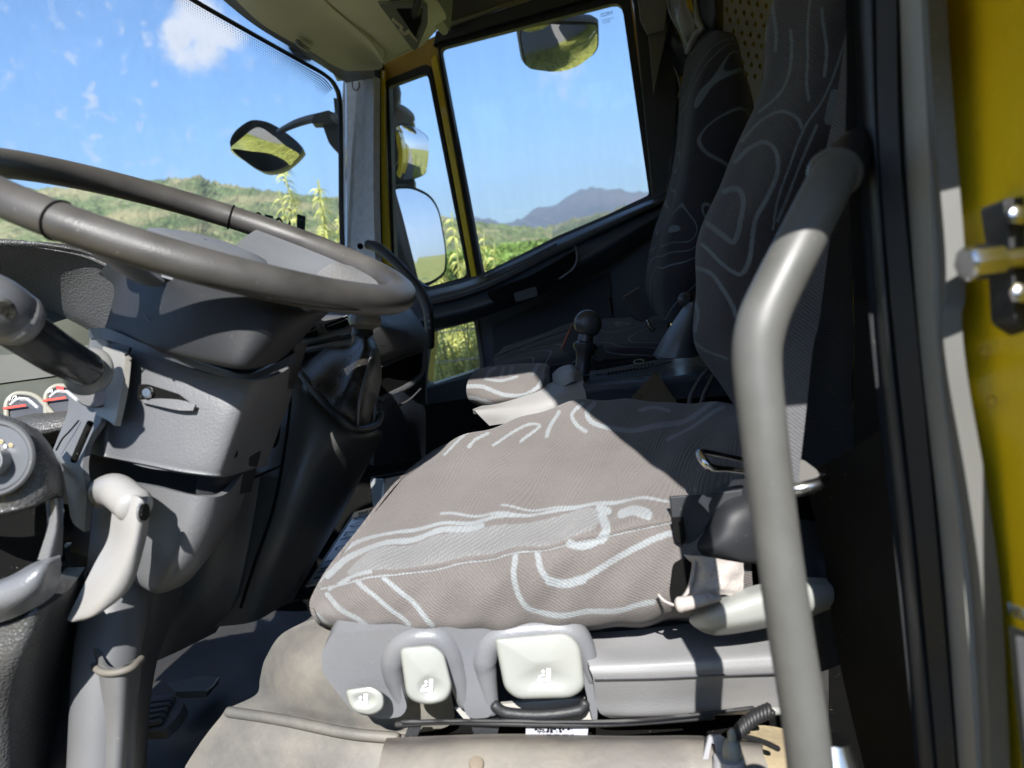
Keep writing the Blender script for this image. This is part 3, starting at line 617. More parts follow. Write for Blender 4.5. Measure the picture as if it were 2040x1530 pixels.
# front header: lining strip, cream sun visor, overhead console
patch('header_lining', [[(375, -60, 1.50), (500, 45, 1.62), (620, 118, 1.82), (690, 165, 1.95)], [(430, -50, 1.46), (530, 50, 1.60), (640, 118, 1.80), (745, 155, 1.93)]], MID, cab, thick=.02, nu=60, nv=10)
vs = thing('sun_visor', 'broad cream sun visor folded flat above the windscreen', 'sun visor', P(620, 80, 1.7))
patch('visor_board', [[(395, -80, 1.36), (500, 30, 1.50), (560, 72, 1.60), (612, 98, 1.68), (660, 128, 1.78), (690, 141, 1.84)],
                      [(440, -80, 1.34), (540, 20, 1.48), (600, 62, 1.58), (650, 90, 1.67), (700, 122, 1.77), (725, 141, 1.84)],
                      [(520, -80, 1.33), (620, 10, 1.48), (665, 45, 1.57), (705, 75, 1.66), (740, 105, 1.76), (757, 138, 1.83)],
                      [(560, -80, 1.33), (655, 10, 1.48), (695, 45, 1.57), (735, 80, 1.66), (757, 112, 1.76), (763, 131, 1.83)]], CREAM, vs, thick=.018, nu=60, nv=30)
tube('visor_hinge', [(592, 83, 1.61), (603, 92, 1.63), (613, 99, 1.66)], .006, MID, vs, n=10)
oc = thing('overhead_console', 'cream overhead console with an open radio slot above the passenger side', 'overhead console', P(780, 40, 1.7))
patch('console_face', [[(560, -80, 1.36), (640, -10, 1.44), (700, 45, 1.58), (740, 85, 1.70), (765, 128, 1.86)],
                       [(640, -80, 1.34), (720, -10, 1.44), (770, 40, 1.56), (800, 75, 1.68), (806, 108, 1.86)],
                       [(720, -80, 1.34), (800, -15, 1.44), (840, 25, 1.56), (850, 55, 1.70), (838, 93, 1.88)],
                       [(800, -80, 1.40), (850, -15, 1.50), (880, 15, 1.62), (888, 40, 1.78), (865, 66, 1.92)]], CREAM, oc, thick=.02, nu=50, nv=40)
ocp = plane3((740, -10, 1.50), (800, 50, 1.60), (822, 0, 1.56))
slab('slot_frame', rnd([(722, -40), (820, -40), (821, 3), (800, 56), (792, 54)], 6), ocp, .01, mat('slot_grey', (.30, .33, .27), .5), oc, bev=.002, off=.075, holes=[rnd([(757, -30), (811, -30), (812, 4), (801, 36)], 3)])
slab('radio_slot', [(750, -40), (815, -40), (815, 6), (801, 42)], ocp, .01, BLK, oc, bev=0, off=.064)
slab('slot_rail', [(752, -12), (772, 5), (769, 12), (776, 18), (783, 12), (801, 34), (799, 38), (783, 19), (774, 24), (764, 14), (767, 8), (750, -6)], ocp, .004, CREAM, oc, bev=0, off=.078)
tube('curved_rib', [(838, -10, 1.46), (828, 20, 1.50), (816, 50, 1.60), (811, 74, 1.68)], [.006, .011, .010, .003], mat('rib_dark', (.06, .06, .05), .6), oc, n=24)
patch('torn_cover_corner', [[(782, 107, 1.84), (800, 97, 1.84), (822, 88, 1.84)], [(790, 109, 1.83), (806, 103, 1.83), (818, 98, 1.83)]], CREAM, oc, thick=.002, nu=12, nv=6)
sh = thing('overhead_shelf', 'thin cream shelf edge jutting down at the top beside the side window', 'shelf', P(870, 30, 1.7))
slab('shelf_edge', rnd([(818, -30), (838, -30), (893, 58), (892, 67), (884, 71), (876, 64)], 3), plane3((820, -20, 1.55), (890, 65, 1.82), (840, -20, 1.58)), .03, CREAM, sh, bev=.003)
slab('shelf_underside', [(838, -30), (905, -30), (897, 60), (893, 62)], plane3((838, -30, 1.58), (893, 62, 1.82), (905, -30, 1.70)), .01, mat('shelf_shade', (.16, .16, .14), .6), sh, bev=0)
# roof lining side strip over the passenger door
slab('side_headlining', [(845, -60), (1420, -200), (1420, -100), (1235, -48), (1150, -28), (893, 52), (870, 60)], plane3((893, 50, 1.95), (1240, -40, 2.02), (845, -60, 1.8)), .02, mat('lining_olive', (.20, .195, .17), .7), cab, bev=.004)
tube('headlining_edge', [(893, 50, 1.93), (1000, 14, 1.95), (1150, -34, 1.98), (1240, -62, 1.99)], .006, mat('lining_edge', (.28, .27, .22), .6), cab, n=20)
# ---- grey pillar between windscreen and door
pil = patch('front_pillar', [[(684, 158, 2.07), (705, 152, 2.03), (725, 150, 1.985), (745, 152, 1.95)], [(680, 250, 2.06), (705, 250, 2.02), (725, 250, 1.975), (744, 250, 1.94)],
                       [(680, 400, 2.06), (705, 400, 2.01), (725, 400, 1.965), (744, 400, 1.93)], [(683, 530, 2.05), (708, 530, 2.0), (728, 530, 1.955), (748, 530, 1.92)]], FLEECE, cab, thick=.02, nu=16, nv=40)
lathe('pillar_hole', P(718, 491, 1.945), -fw, [(0, .008), (.006, .008), (.008, .006)], VOID, cab, seg=16)
tubew('pillar_clip', [P(*q) for q in [(702, 160, 1.975), (703, 175, 1.97), (711, 180, 1.968), (716, 172, 1.97), (715, 164, 1.972)]], .0018, mat('clip', (.2, .2, .2), .6), cab, n=20)
patch('pillar_head', [[(660, 140, 1.95), (700, 138, 1.92), (746, 138, 1.95)], [(672, 162, 2.0), (700, 160, 1.97), (747, 160, 1.99)]], MID, cab, thick=.02, nu=14, nv=6)
slab('door_gap_seal', [(738, 135), (755, 122), (755, 300), (759, 540), (744, 530), (741, 300)], planeax(1, 2.03), .04, RUB, cab, bev=.002)
# ---- yellow door aperture frame
doorn = thing('passenger_door', 'closed passenger door with tall side window, quarter window and low kerb window', 'truck door', DP(1100, 560))
q_hole = rnd([(765, 168), (858, 130), (943, 565), (840, 592), (778, 530)], [6, 14, 10, 8, 4])
w_hole = rnd([(872, 78), (1262, -30), (1308, 396), (955, 566)], [12, 20, 10, 8])
slab('window_frame', rnd([(752, 128), (870, 70), (1330, -70), (1345, 400), (955, 590), (840, 610), (762, 560)], 6), planeax(1, 2.07), .03, YELD, doorn, holes=[q_hole, w_hole], bev=.003)
q_gl = rnd([(775, 172), (851, 144), (931, 550), (848, 573), (786, 525)], [6, 14, 12, 8, 4])
w_gl = rnd([(876, 96), (1238, 2), (1293, 388), (961, 545)], [10, 22, 6, 8])
slab('quarter_window_seal', rnd([(767, 160), (856, 124), (940, 569), (838, 598), (779, 535)], [8, 16, 12, 8, 4]), planeax(1, 2.06), .03, RUB, doorn, holes=[q_gl], bev=.003)
slab('side_window_seal', rnd([(868, 76), (1252, -28), (1307, 402), (950, 568)], [12, 22, 8, 8]), planeax(1, 2.06), .03, RUB, doorn, holes=[w_gl], bev=.003)
slab('front_frame_strip', [(757, 140), (766, 140), (769, 330), (780, 560), (763, 560), (757, 330)], planeax(1, 2.045), .012, YEL, doorn, bev=.002)
slab('middle_frame_strip', [(858, 118), (869, 106), (910, 330), (951, 560), (941, 566), (898, 330)], planeax(1, 2.045), .012, YEL, doorn, bev=.002)
slab('upper_frame', [(862, 92), (868, 62), (1330, -90), (1330, -40), (1250, -26), (872, 84)], planeax(1, 2.04), .03, BLK, doorn, bev=.003)
tube('window_channel', [(879, 100, 2.055), (963, 543, 2.04)], .0035, mat('channel_blue_grey', (.10, .12, .15), .3), doorn, n=10, seg=6)
slab('side_window', shrink(w_gl, 1.01), planeax(1, 2.075), .004, GLS, doorn, bev=0)
slab('quarter_window', shrink(q_gl, 1.01), planeax(1, 2.075), .004, GLS, doorn, bev=0)
slab('frame_screw', ell(898, 314, 2.5, 2.5, n=10), planeax(1, 2.066), .002, VOID, doorn, bev=0)
wpl = planeax(1, 2.07)
text('window_print', 'IVECO', wpl, 1197.5, 34.5, 1221, 28.5, mat('print_blue', (.02, .10, .2), .5), doorn, height=.0085, mirror=True)
for i, (y, a, b) in enumerate([(41, 1200, 1222), (44.5, 1200, 1216), (48, 1200, 1216)]):
    text('window_small_print', 'DOT 43R-001 AS2 M41 ME12', wpl, a, y, b, y-4.5*(b-a)/22, mat('print_pale', (.20, .38, .6), .5), doorn, height=.0025, mirror=True)
# right hand black pillar behind the door
slab('door_lock_pillar', [(1250, -60), (1345, -90), (1350, 200), (1340, 420), (1335, 700), (1225, 700), (1255, 420), (1300, 398), (1262, 10)], planeax(1, 2.03), .03, BLK, cab, bev=.004)
tube('yellow_door_edge', [(1253, -30, 2.02), (1278, 160, 2.02), (1296, 300, 2.03)], .0045, YELD, cab, n=12, seg=6)
slab('belt_pillar_trim', [(1283, -60), (1320, -60), (1330, 60), (1302, 190), (1290, 60)], planeax(1, 1.98), .02, mat('pillar_olive', (.10, .10, .08), .6), cab, bev=.004)
# ---- door trim
lw_hole = rnd([(862, 662), (944, 641), (958, 736), (850, 770)], [4, 4, 12, 4])
tp = planeax(1, 2.02)
slab('trim_panel', [(790, 600), (850, 575), (955, 548), (1110, 470), (1310, 385), (1330, 385), (1335, 830), (1000, 860), (848, 860), (838, 700)], tp, .04, TRIM, doorn, holes=[shrink(lw_hole, 1.12)], bev=.004)
slab('low_window_frame', shrink(lw_hole, 1.16), planeax(1, 2.015), .06, mat('low_frame', (.07, .07, .06), .4), doorn, holes=[lw_hole], bev=.004)
slab('low_window', shrink(lw_hole, 1.03), planeax(1, 2.075), .004, GLS, doorn, bev=0)
text('low_window_print', 'IVECO', planeax(1, 2.068), 917, 661, 935, 656, INK, doorn, height=.008, mirror=True)
# ledge catching the sky light, arm rest recess and handles
patch('window_ledge', [[(845, 582, 1.98), (950, 553, 1.96), (1110, 478, 1.93), (1325, 385, 1.92)], [(838, 597, 1.93), (955, 566, 1.91), (1115, 490, 1.89), (1325, 393, 1.88)], [(836, 612, 1.93), (955, 580, 1.91), (1118, 500, 1.89), (1325, 402, 1.88)]], mat('ledge', (.05, .055, .06), .35), doorn, thick=.015, nu=50, nv=12)
tube('ledge_rib', [(968, 551, 1.90), (1040, 520, 1.88), (1108, 486, 1.875)], .004, mat('ledge_rib', (.09, .10, .12), .3), doorn, n=24, seg=8)
patch('armrest_band', [[(836, 612, 1.95), (960, 578, 1.93), (1120, 500, 1.905), (1325, 405, 1.90)], [(836, 640, 1.91), (970, 605, 1.90), (1130, 535, 1.88), (1325, 420, 1.87)], [(850, 660, 1.97), (975, 628, 1.95), (1140, 560, 1.92), (1325, 450, 1.90)]], TRIM, doorn, thick=.02, nu=50, nv=16)
slab('grip_recess', rnd([(968, 583), (1060, 548), (1150, 496), (1148, 530), (1120, 552), (1060, 578), (985, 606)], 10), plane3((968, 583, 1.895), (1150, 496, 1.865), (1120, 552, 1.875)), .01, VOID, doorn, bev=0, off=.004)
slab('door_handle', rnd([(1022, 584), (1068, 570), (1072, 590), (1028, 602)], 5), plane3((1022, 584, 1.86), (1068, 570, 1.85), (1028, 602, 1.86)), .01, BLK, doorn, bev=.002)
tube('grip_edge', [(1146, 490, 1.865), (1150, 512, 1.86), (1142, 535, 1.86), (1115, 556, 1.87)], .003, mat('edge_sheen', (.08, .09, .11), .3), doorn, n=20, seg=6)
slab('lower_trim_panel', rnd([(980, 650), (1215, 540), (1222, 640), (1170, 700), (985, 720)], 8), planeax(1, 2.012), .015, mat('trim_cloth', (.028, .029, .034), .8), doorn, bev=.003)
slab('lower_door', [(848, 772), (965, 742), (1000, 700), (1000, 900), (850, 960)], planeax(1, 2.0), .02, BLK, doorn, bev=.003)
# curved grab handle with row of studs beside the pillar
gh = thing('pillar_grab_strap', 'curved black grab handle with a row of studs below the grey pillar', 'grab handle', P(850, 590, 1.8))
ghp = [(733, 487, 1.9), (752, 493, 1.88), (785, 520, 1.84), (815, 552, 1.81), (840, 585, 1.79), (852, 615, 1.78), (856, 650, 1.78), (856, 690, 1.79)]
tube('handle_bow', ghp, [.012, .013, .012, .013, .013, .012, .012], BLK, gh, n=60, seg=12)
q = cr(ghp, 60)
for i in range(12, 52, 3): lathe('stud', P(q[i][0]-1, q[i][1]+1, q[i][2]-.011), -fw, [(0, .0035), (.001, .003)], mat('stud', (.12, .12, .13), .4), gh, seg=8)
# ================================================================== OUTSIDE MIRRORS
def mirror_face(name, outline, cpx, d, aim, m, parent, sag=.012, rimm=None, rimw=1.08, back=.045, shell=None):
    """convex mirror glass with the outline given, turned so that it shows the direction `aim` to the viewer"""
    c = P(*cpx, d); tocam = (CAM-c)/np.linalg.norm(CAM-c); aim = np.array(aim, float); aim /= np.linalg.norm(aim)
    n = tocam+aim; n /= np.linalg.norm(n)
    def pl(x, y): q = ray(x, y); return CAM+q*((c-CAM)@n)/(q@n)
    pl.n = n
    O = [pl(x, y) for x, y in outline]; R = max(np.linalg.norm(o-c) for o in O); V = [c+n*sag]; K = 10; N = len(O)
    for k in range(1, K+1):
        for o in O: p = c+(o-c)*k/K; r = np.linalg.norm(p-c)/R; V.append(p+n*sag*(1-r*r))
    Fc = [(0, 1+i, 1+(i+1) % N) for i in range(N)]
    for k in range(K-1):
        for i in range(N): a = 1+k*N+i; b = 1+k*N+(i+1) % N; Fc.append((a, a+N, b+N, b))
    o = mesh(name, V, Fc, m, parent, ang=80)
    if shell:
        cc = np.array(cpx, float); S = []; ks = [(rimw*.985, .004), (rimw, -.003), (rimw*1.02, -.012), (rimw*.94, -back*.7), (rimw*.6, -back*1.05), (.01, -back*1.15)]
        for kk, off in ks:
            for q in O: S.append(c+(q-c)*kk+n*off)
        Fc = []
        for k in range(len(ks)-1):
            for i in range(N): a = k*N+i; b = k*N+(i+1) % N; Fc.append((a, b, b+N, a+N))
        mesh('housing', S, Fc, shell, parent, ang=70)
    return o, pl
HOUS = mat('mirror_housing', (.055, .058, .062), .5, bump=.2, bscale=400); HOUS2 = mat('mirror_housing_grey', (.20, .20, .20), .45)
m1 = thing('roof_mirror', 'wide curved kerb mirror hanging above the passenger side window', 'mirror', P(1113, 60, 2.25))
o1 = rnd([(1031, 60), (1090, 38), (1192, 42), (1193, 100), (1150, 130), (1110, 137), (1043, 132)], [14, 20, 10, 20, 20, 20, 14], 5)
mirror_face('mirror_glass', shrink(o1, .95), (1112, 92), 2.35, (.2, .5, -1.0), MIRR, m1, sag=.03, shell=HOUS, rimw=1.06)
slab('mirror_arm', rnd([(1075, -30), (1130, -45), (1132, 42), (1074, 52)], 6), 2.40, .05, HOUS, m1, bev=.006)
m2 = thing('front_mirror', 'diamond shaped front mirror on a short grey arm outside the windscreen', 'mirror', P(530, 290, 2.3))
o2 = cr([(458, 283), (468, 262), (492, 243), (512, 239), (540, 246), (575, 268), (600, 292), (598, 305), (570, 330), (540, 341), (515, 338), (485, 318), (464, 300)], 60, True)
o2g = cr([(463, 284), (478, 268), (512, 248), (545, 262), (572, 281), (597, 297), (594, 305), (568, 327), (538, 338), (515, 335), (487, 315), (467, 298)], 60, True)
mirror_face('mirror_glass', [tuple(q) for q in o2g], (530, 296), 2.32, (-.7, .6, -.5), MIRR, m2, sag=.03)
patchc = P(530, 285, 2.34)
c2 = [tuple(q) for q in o2]
c = P(530, 292, 2.34); V = []; N = len(c2)
for kk, dz in ((1.0, 0), (1.02, .012), (.97, .05), (.6, .08), (.02, .09)):
    for x, y in c2: V.append(c+(P(x, y, 2.335)-c)*kk+fw*dz)
mesh('housing', V, [(k*N+i, k*N+(i+1) % N, (k+1)*N+(i+1) % N, (k+1)*N+i) for k in range(4) for i in range(N)], HOUS2, m2, ang=70)
tube('mirror_arm', [(556, 262, 2.33), (590, 246, 2.31), (625, 236, 2.29), (660, 232, 2.27), (672, 240, 2.26)], [.012, .017, .019, .020, .016], HOUS2, m2, n=30, flat=.7)
slab('arm_joint', rnd([(625, 227), (655, 219), (662, 224), (668, 240), (662, 245), (620, 246)], 4), 2.25, .04, HOUS, m2, bev=.004)
slab('arm_bracket', rnd([(640, 243), (668, 240), (700, 240), (700, 305), (672, 303), (655, 285)], 4), 2.27, .04, HOUS, m2, bev=.006)
slab('bracket_blade', [(664, 194), (690, 200), (690, 240), (668, 240)], 2.28, .02, HOUS, m2, bev=.002)
m3 = thing('side_mirror_assembly', 'tall outside mirror unit with two glasses seen through the quarter window', 'mirror', P(835, 400, 2.5))
slab('mirror_bracket', rnd([(772, 150), (790, 165), (795, 190), (790, 215), (822, 232), (824, 243), (786, 262), (778, 520), (768, 520)], 4), 2.42, .05, HOUS2, m3, bev=.006)
tube('upper_joint', [(770, 165, 2.42), (782, 178, 2.42), (786, 195, 2.42), (776, 225, 2.42)], [.022, .026, .02, .014], HOUS, m3, n=20)
tube('mirror_cap', [(775, 226, 2.44), (795, 222, 2.45), (815, 232, 2.47), (822, 240, 2.48)], [.02, .024, .018, .01], HOUS2, m3, n=20)
oa = cr([(783, 258), (792, 247), (810, 245), (835, 257), (852, 272), (855, 285), (852, 335), (846, 350), (820, 360), (800, 360), (787, 350), (783, 330)], 60, True)
oag = cr([(787, 262), (795, 251), (811, 249), (833, 260), (848, 273), (851, 286), (848, 333), (842, 347), (820, 356), (801, 357), (790, 347), (787, 330)], 60, True)
mirror_face('upper_mirror_glass', [tuple(q) for q in oag], (819, 303), 2.45, (1.0, .13, -.06), MIRR, m3, sag=.018, shell=HOUS, rimw=1.05, back=.08)
obg = rnd([(787, 377), (818, 375), (855, 392), (872, 420), (886, 500), (885, 542), (860, 560), (836, 566), (828, 540), (800, 430)], [6, 18, 18, 20, 30, 12, 10, 8, 8, 10], 5)
mirror_face('lower_mirror_glass', obg, (840, 470), 2.45, (1.0, .30, .07), MIRR, m3, sag=.006, shell=HOUS, rimw=1.075, back=.09)
slab('mirror_web', rnd([(775, 376), (790, 374), (832, 566), (800, 575), (780, 560)], 3), 2.43, .04, HOUS, m3, bev=.003)
slab('mirror_link', [(785, 356), (826, 356), (826, 372), (785, 380)], 2.47, .04, HOUS, m3, bev=.004)
# ================================================================== DASHBOARD
dash = thing('dashboard', 'grey and black plastic dashboard with instrument hood, vents and side pockets', 'dashboard', P(500, 650, 1.4))
# instrument hood: lip, inner wall
patch('instrument_hood', [[(-160, 500, 1.0), (-60, 484, 1.02), (30, 483, 1.04), (110, 492, 1.06), (180, 510, 1.06), (250, 545, 1.05), (300, 590, 1.04)],
                          [(-160, 488, .98), (-60, 476, 1.0), (30, 478, 1.02), (110, 489, 1.03), (180, 506, 1.04), (246, 541, 1.03), (296, 588, 1.02)],
                          [(-160, 520, .99), (-60, 500, 1.01), (30, 500, 1.03), (110, 512, 1.05), (180, 530, 1.06), (240, 560, 1.05), (285, 600, 1.04)],
                          [(-160, 560, 1.09), (-60, 556, 1.11), (30, 565, 1.12), (110, 590, 1.12), (165, 625, 1.11), (215, 655, 1.10), (260, 690, 1.08)],
                          [(-160, 610, 1.17), (-60, 610, 1.17), (30, 606, 1.17), (90, 615, 1.16), (140, 638, 1.15), (190, 665, 1.13), (240, 700, 1.10)]], DASH, dash, thick=.008, nu=60, nv=40)
inst = thing('instrument_panel', 'olive instrument panel with two small round gauges under the hood', 'instrument panel', P(80, 740, 1.15))
OLV = mat('panel_olive', (.040, .044, .033), .4, dust=.35, dustcol=(.075, .075, .06), vscale=10)
ip = plane3((0, 620, 1.17), (0, 830, 1.08), (190, 700, 1.12))
slab('panel_face', [(-160, 600), (30, 604), (110, 618), (190, 665), (250, 710), (240, 860), (-160, 880)], ip, .01, OLV, inst, bev=0)
slab('panel_window', rnd([(-160, 628), (60, 628), (118, 640), (128, 650), (112, 664), (-160, 700)], 5), ip, .003, mat('panel_glass', (.032, .036, .026), .15, coat=.6), inst, bev=.001, off=.006)
slab('panel_band', [(-160, 722), (62, 706), (180, 690), (180, 742), (-160, 788)], ip, .002, mat('panel_band', (.065, .066, .058), .5, dust=.15, dustcol=(.1, .1, .09)), inst, bev=0, off=.004)
tube('panel_highlight', [(110, 650, 1.13), (122, 644, 1.13), (121, 652, 1.13)], .0014, WHT, inst, n=8, seg=5)
GF = mat('gauge_face', (.05, .053, .06), .35); GR = mat('gauge_ring', (.30, .29, .24), .35, metal=.3)
for i, (cx, cy, s, num, nx0, red) in enumerate([(52, 812, 1.0, '1/2', 32, False), (132, 797, 1.0, '90', 108, True)]):
    gg = rnd([(14, 850), (12, 800), (30, 783), (70, 785), (118, 838), (118, 850)], [4, 22, 22, 30, 20, 4], 5); gg = [(x+(cx-52)*.98, y+(cy-812)) for x, y in gg]
    slab('gauge_face', shrink(gg, .9), ip, .004, GF, inst, bev=0, off=.010)
    V = [P(x, y, float((ip(x, y)-CAM)@fw)-.014) for x, y in gg]; tubew('gauge_ring', V, .0038, GR, inst, n=50, seg=8, closed=True)
    ox, oy = (cx-52)*.98, cy-812
    text('gauge_number', num, ip, nx0, 807+oy, nx0+(14 if num == '1/2' else 9), 805+oy, WHT, inst, off=.0145)
    tube('gauge_scale', [(20+ox, 806+oy, .5), (30+ox, 796+oy, .5), (45+ox, 793+oy, .5), (60+ox, 798+oy, .5), (75+ox, 812+oy, .5)], .0004, WHT, inst, n=4, seg=4).hide_render = False
    o_ = inst.children[-1]; bpy.data.objects.remove(o_)
    tubew('gauge_scale', [P(x+ox, y+oy, float((ip(x+ox, y+oy)-CAM)@fw)-.016) for x, y in [(20, 806), (30, 797), (45, 793), (60, 798), (74, 811)]], .0008, REDM if False else WHT, inst, n=20, seg=5)
    slab('gauge_needle', [(22+ox, 821+oy), (66+ox, 815+oy), (67+ox, 819+oy), (22+ox, 825+oy)], ip, .001, mat('needle_red', (.8, .06, .04), .4), inst, bev=0, off=.017)
    if red: slab('red_zone', [(125+0, 778), (140, 781), (140, 790), (126, 784)], ip, .001, REDM, inst, bev=0, off=.016)
patch('panel_lower_lip', [[(-40, 850, 1.0), (55, 826, .99), (100, 822, .99), (160, 815, 1.0)], [(-40, 860, .96), (55, 836, .95), (100, 831, .95), (160, 822, .96)], [(-40, 880, .95), (60, 868, .94), (100, 860, .94), (165, 850, .95)], [(-40, 920, .99), (80, 892, .98), (120, 880, .98), (165, 868, .99)]], DASH, dash, thick=.01, nu=30, nv=24)
slab('dark_gap', [(-20, 860), (180, 845), (180, 1010), (100, 1000)], 1.02, .01, VOID, dash, bev=0)
# right side of the dashboard: rounded top pad, open cubby
patch('dash_top_pad', [[(560, 640, 1.34), (640, 605, 1.38), (740, 600, 1.45), (800, 600, 1.58), (838, 640, 1.7)], [(560, 655, 1.25), (650, 628, 1.28), (740, 628, 1.34), (810, 636, 1.46), (850, 665, 1.62)],
                       [(570, 668, 1.22), (660, 640, 1.24), (750, 650, 1.30), (815, 662, 1.42), (852, 680, 1.58)], [(590, 700, 1.28), (680, 690, 1.29), (752, 705, 1.33), (815, 690, 1.42), (850, 692, 1.56)],
                       [(600, 715, 1.32), (690, 715, 1.32), (756, 722, 1.36), (815, 702, 1.44), (848, 700, 1.57)]], DASH, dash, thick=.02, nu=50, nv=30)
slab('glove_pocket', rnd([(752, 735), (845, 695), (838, 750), (800, 778), (757, 790)], 8), plane3((752, 735, 1.37), (845, 695, 1.55), (757, 790, 1.36)), .01, VOID, dash, bev=0, off=0)
patch('pocket_rim', [[(750, 722, 1.355), (800, 702, 1.44), (850, 690, 1.54)], [(752, 734, 1.345), (800, 716, 1.43), (846, 700, 1.53)]], DASH, dash, thick=.012, nu=20, nv=6)
tube('pocket_edge', [(846, 694, 1.53), (842, 742, 1.52), (815, 768, 1.46), (780, 786, 1.40), (757, 798, 1.35)], .007, DASH, dash, n=30, seg=8)
patch('lower_dash', [[(750, 795, 1.34), (800, 778, 1.42), (848, 745, 1.54)], [(748, 850, 1.34), (800, 840, 1.44), (848, 820, 1.56)], [(745, 928, 1.38), (800, 920, 1.50), (848, 912, 1.62)]], TRIM, dash, thick=.02, nu=24, nv=24)
tube('lower_dash_crease', [(786, 812, 1.385), (815, 797, 1.42), (838, 775, 1.47)], .0025, mat('crease', (.03, .03, .03), .6), dash, n=14, seg=5)
# centre vents
vent = thing('air_vent', 'twin air vent with black louvres in the blue grey dash below the wheel', 'air vent', P(640, 655, 1.2))
vp = plane3((575, 680, 1.16), (715, 640, 1.22), (640, 700, 1.17))
slab('vent_frame', rnd([(560, 672), (640, 640), (705, 628), (708, 652), (690, 668), (560, 694)], 8), vp, .03, mat('vent_frame', (.10, .11, .125), .4), vent, bev=.002)
for pts in ([(574, 673), (618, 655), (628, 657), (634, 667), (630, 671), (580, 676)], [(643, 651), (688, 632), (696, 634), (697, 645), (688, 652), (655, 660)]):
    slab('vent_opening', rnd(pts, 4), vp, .002, VOID, vent, bev=0, off=.004)
    y0 = np.mean([p[1] for p in pts]); x0 = min(p[0] for p in pts)+8; x1 = max(p[0] for p in pts)-6
    for k in (-4, 3): slab('louvre', [(x0, y0+k+6), (x1, y0+k-9), (x1, y0+k-7.6), (x0, y0+k+7.6)], vp, .004, mat('louvre', (.12, .13, .14), .4), vent, bev=0, off=.008)
for k in range(3): slab('vent_rib', [(622+k*7, 646-k*2.5), (625+k*7, 645-k*2.5), (638+k*6, 668-k*2.5), (635+k*6, 669-k*2.5)], vp, .002, mat('vent_rib_dark', (.05, .055, .065), .4), vent, bev=0, off=.007)
patch('vent_shelf', [[(552, 700, 1.14), (620, 688, 1.16), (700, 672, 1.22)], [(555, 712, 1.10), (625, 698, 1.12), (700, 690, 1.18)], [(560, 735, 1.12), (630, 722, 1.14), (690, 720, 1.2)]], mat('shelf_leather', (.12, .125, .13), .5, bump=.5, bscale=300, grain='leather'), dash, thick=.01, nu=20, nv=10)
tube('vent_trim_line', [(556, 697, 1.10), (620, 685, 1.12), (700, 667, 1.17)], .004, mat('trim_blue', (.05, .07, .10), .3), dash, n=14, seg=6)
# centre console side (smooth dark engine cover)
patch('console_side', [[(545, 730, 1.06), (585, 720, 1.04), (640, 790, 1.03), (700, 850, 1.05), (758, 858, 1.13), (758, 862, 1.3)],
                       [(520, 800, 1.05), (575, 800, 1.02), (635, 840, 1.01), (700, 875, 1.04), (752, 880, 1.13), (752, 884, 1.3)],
                       [(480, 920, 1.03), (545, 920, 1.00), (610, 920, .99), (668, 920, 1.03), (720, 940, 1.13), (721, 944, 1.3)],
                       [(440, 1030, 1.02), (510, 1030, .99), (580, 1020, .98), (632, 1010, 1.02), (678, 1022, 1.12), (679, 1026, 1.3)],
                       [(400, 1130, 1.03), (470, 1130, 1.00), (545, 1120, .99), (588, 1110, 1.03), (628, 1112, 1.12), (629, 1114, 1.3)],
                       [(340, 1260, 1.06), (420, 1250, 1.04), (500, 1240, 1.03), (545, 1218, 1.06), (578, 1200, 1.14), (580, 1202, 1.3)]], mat('console_plastic', (.058, .058, .055), .40, bump=.2, bscale=400, dust=.12, dustcol=(.07, .065, .055)), dash, thick=.02, nu=60, nv=60)
slab('console_pocket_shade', rnd([(482, 840), (578, 800), (572, 878), (566, 895), (470, 930)], 6), plane3((482, 840, 1.01), (578, 800, .985), (470, 930, .99)), .006, VOID, dash, bev=.001, off=.02)  # flat black plate paints the shade inside the pocket
tube('console_seam', [(455, 985, .985), (500, 955, .98), (560, 928, .98)], .0016, VOID, dash, n=16, seg=5)
tube('console_seam', [(578, 735, 1.01), (576, 830, 1.0), (548, 1000, .98), (505, 1130, .98), (480, 1210, 1.0)], .0022, VOID, dash, n=40, seg=5)
patch('console_inner', [[(350, 930, .97), (450, 930, .96), (520, 940, .99)], [(320, 1060, .97), (430, 1050, .95), (500, 1060, .98)], [(290, 1180, 1.0), (390, 1190, .97), (470, 1190, 1.0)], [(280, 1330, 1.06), (350, 1300, 1.04), (430, 1260, 1.06)]], mat('console_inner', (.065, .066, .064), .45), dash, thick=.02, nu=24, nv=24)
# gear lever in a leather gaiter
gl_ = thing('gear_lever', 'gear lever with crumpled black leather gaiter right of the steering wheel', 'gear lever', P(680, 800, 1.1))
def wr(G):
    x, y = G[..., 0], G[..., 1]
    return .5*(.010*np.sin(x*.05+y*.02)+.007*np.sin(x*.03-y*.055+1)+.003*np.sin(x*.09+y*.06)-.006*np.abs(np.sin(y*.035-x*.02)))
patch('leather_gaiter', [[(700, 655, 1.10), (708, 650, 1.07), (722, 650, 1.06), (736, 655, 1.07), (744, 662, 1.11)], [(690, 690, 1.11), (700, 690, 1.06), (720, 695, 1.04), (742, 695, 1.06), (752, 700, 1.12)],
                         [(640, 700, 1.14), (665, 715, 1.05), (700, 735, 1.01), (738, 735, 1.04), (756, 730, 1.13)], [(600, 715, 1.13), (635, 740, 1.03), (680, 775, .99), (730, 780, 1.02), (757, 770, 1.12)],
                         [(580, 728, 1.10), (615, 765, 1.02), (665, 810, .985), (720, 820, 1.01), (758, 805, 1.10)], [(575, 735, 1.07), (620, 790, 1.02), (675, 840, 1.0), (720, 855, 1.03), (758, 835, 1.10)]], LEA, gl_, thick=.004, nu=90, nv=90, disp=wr)
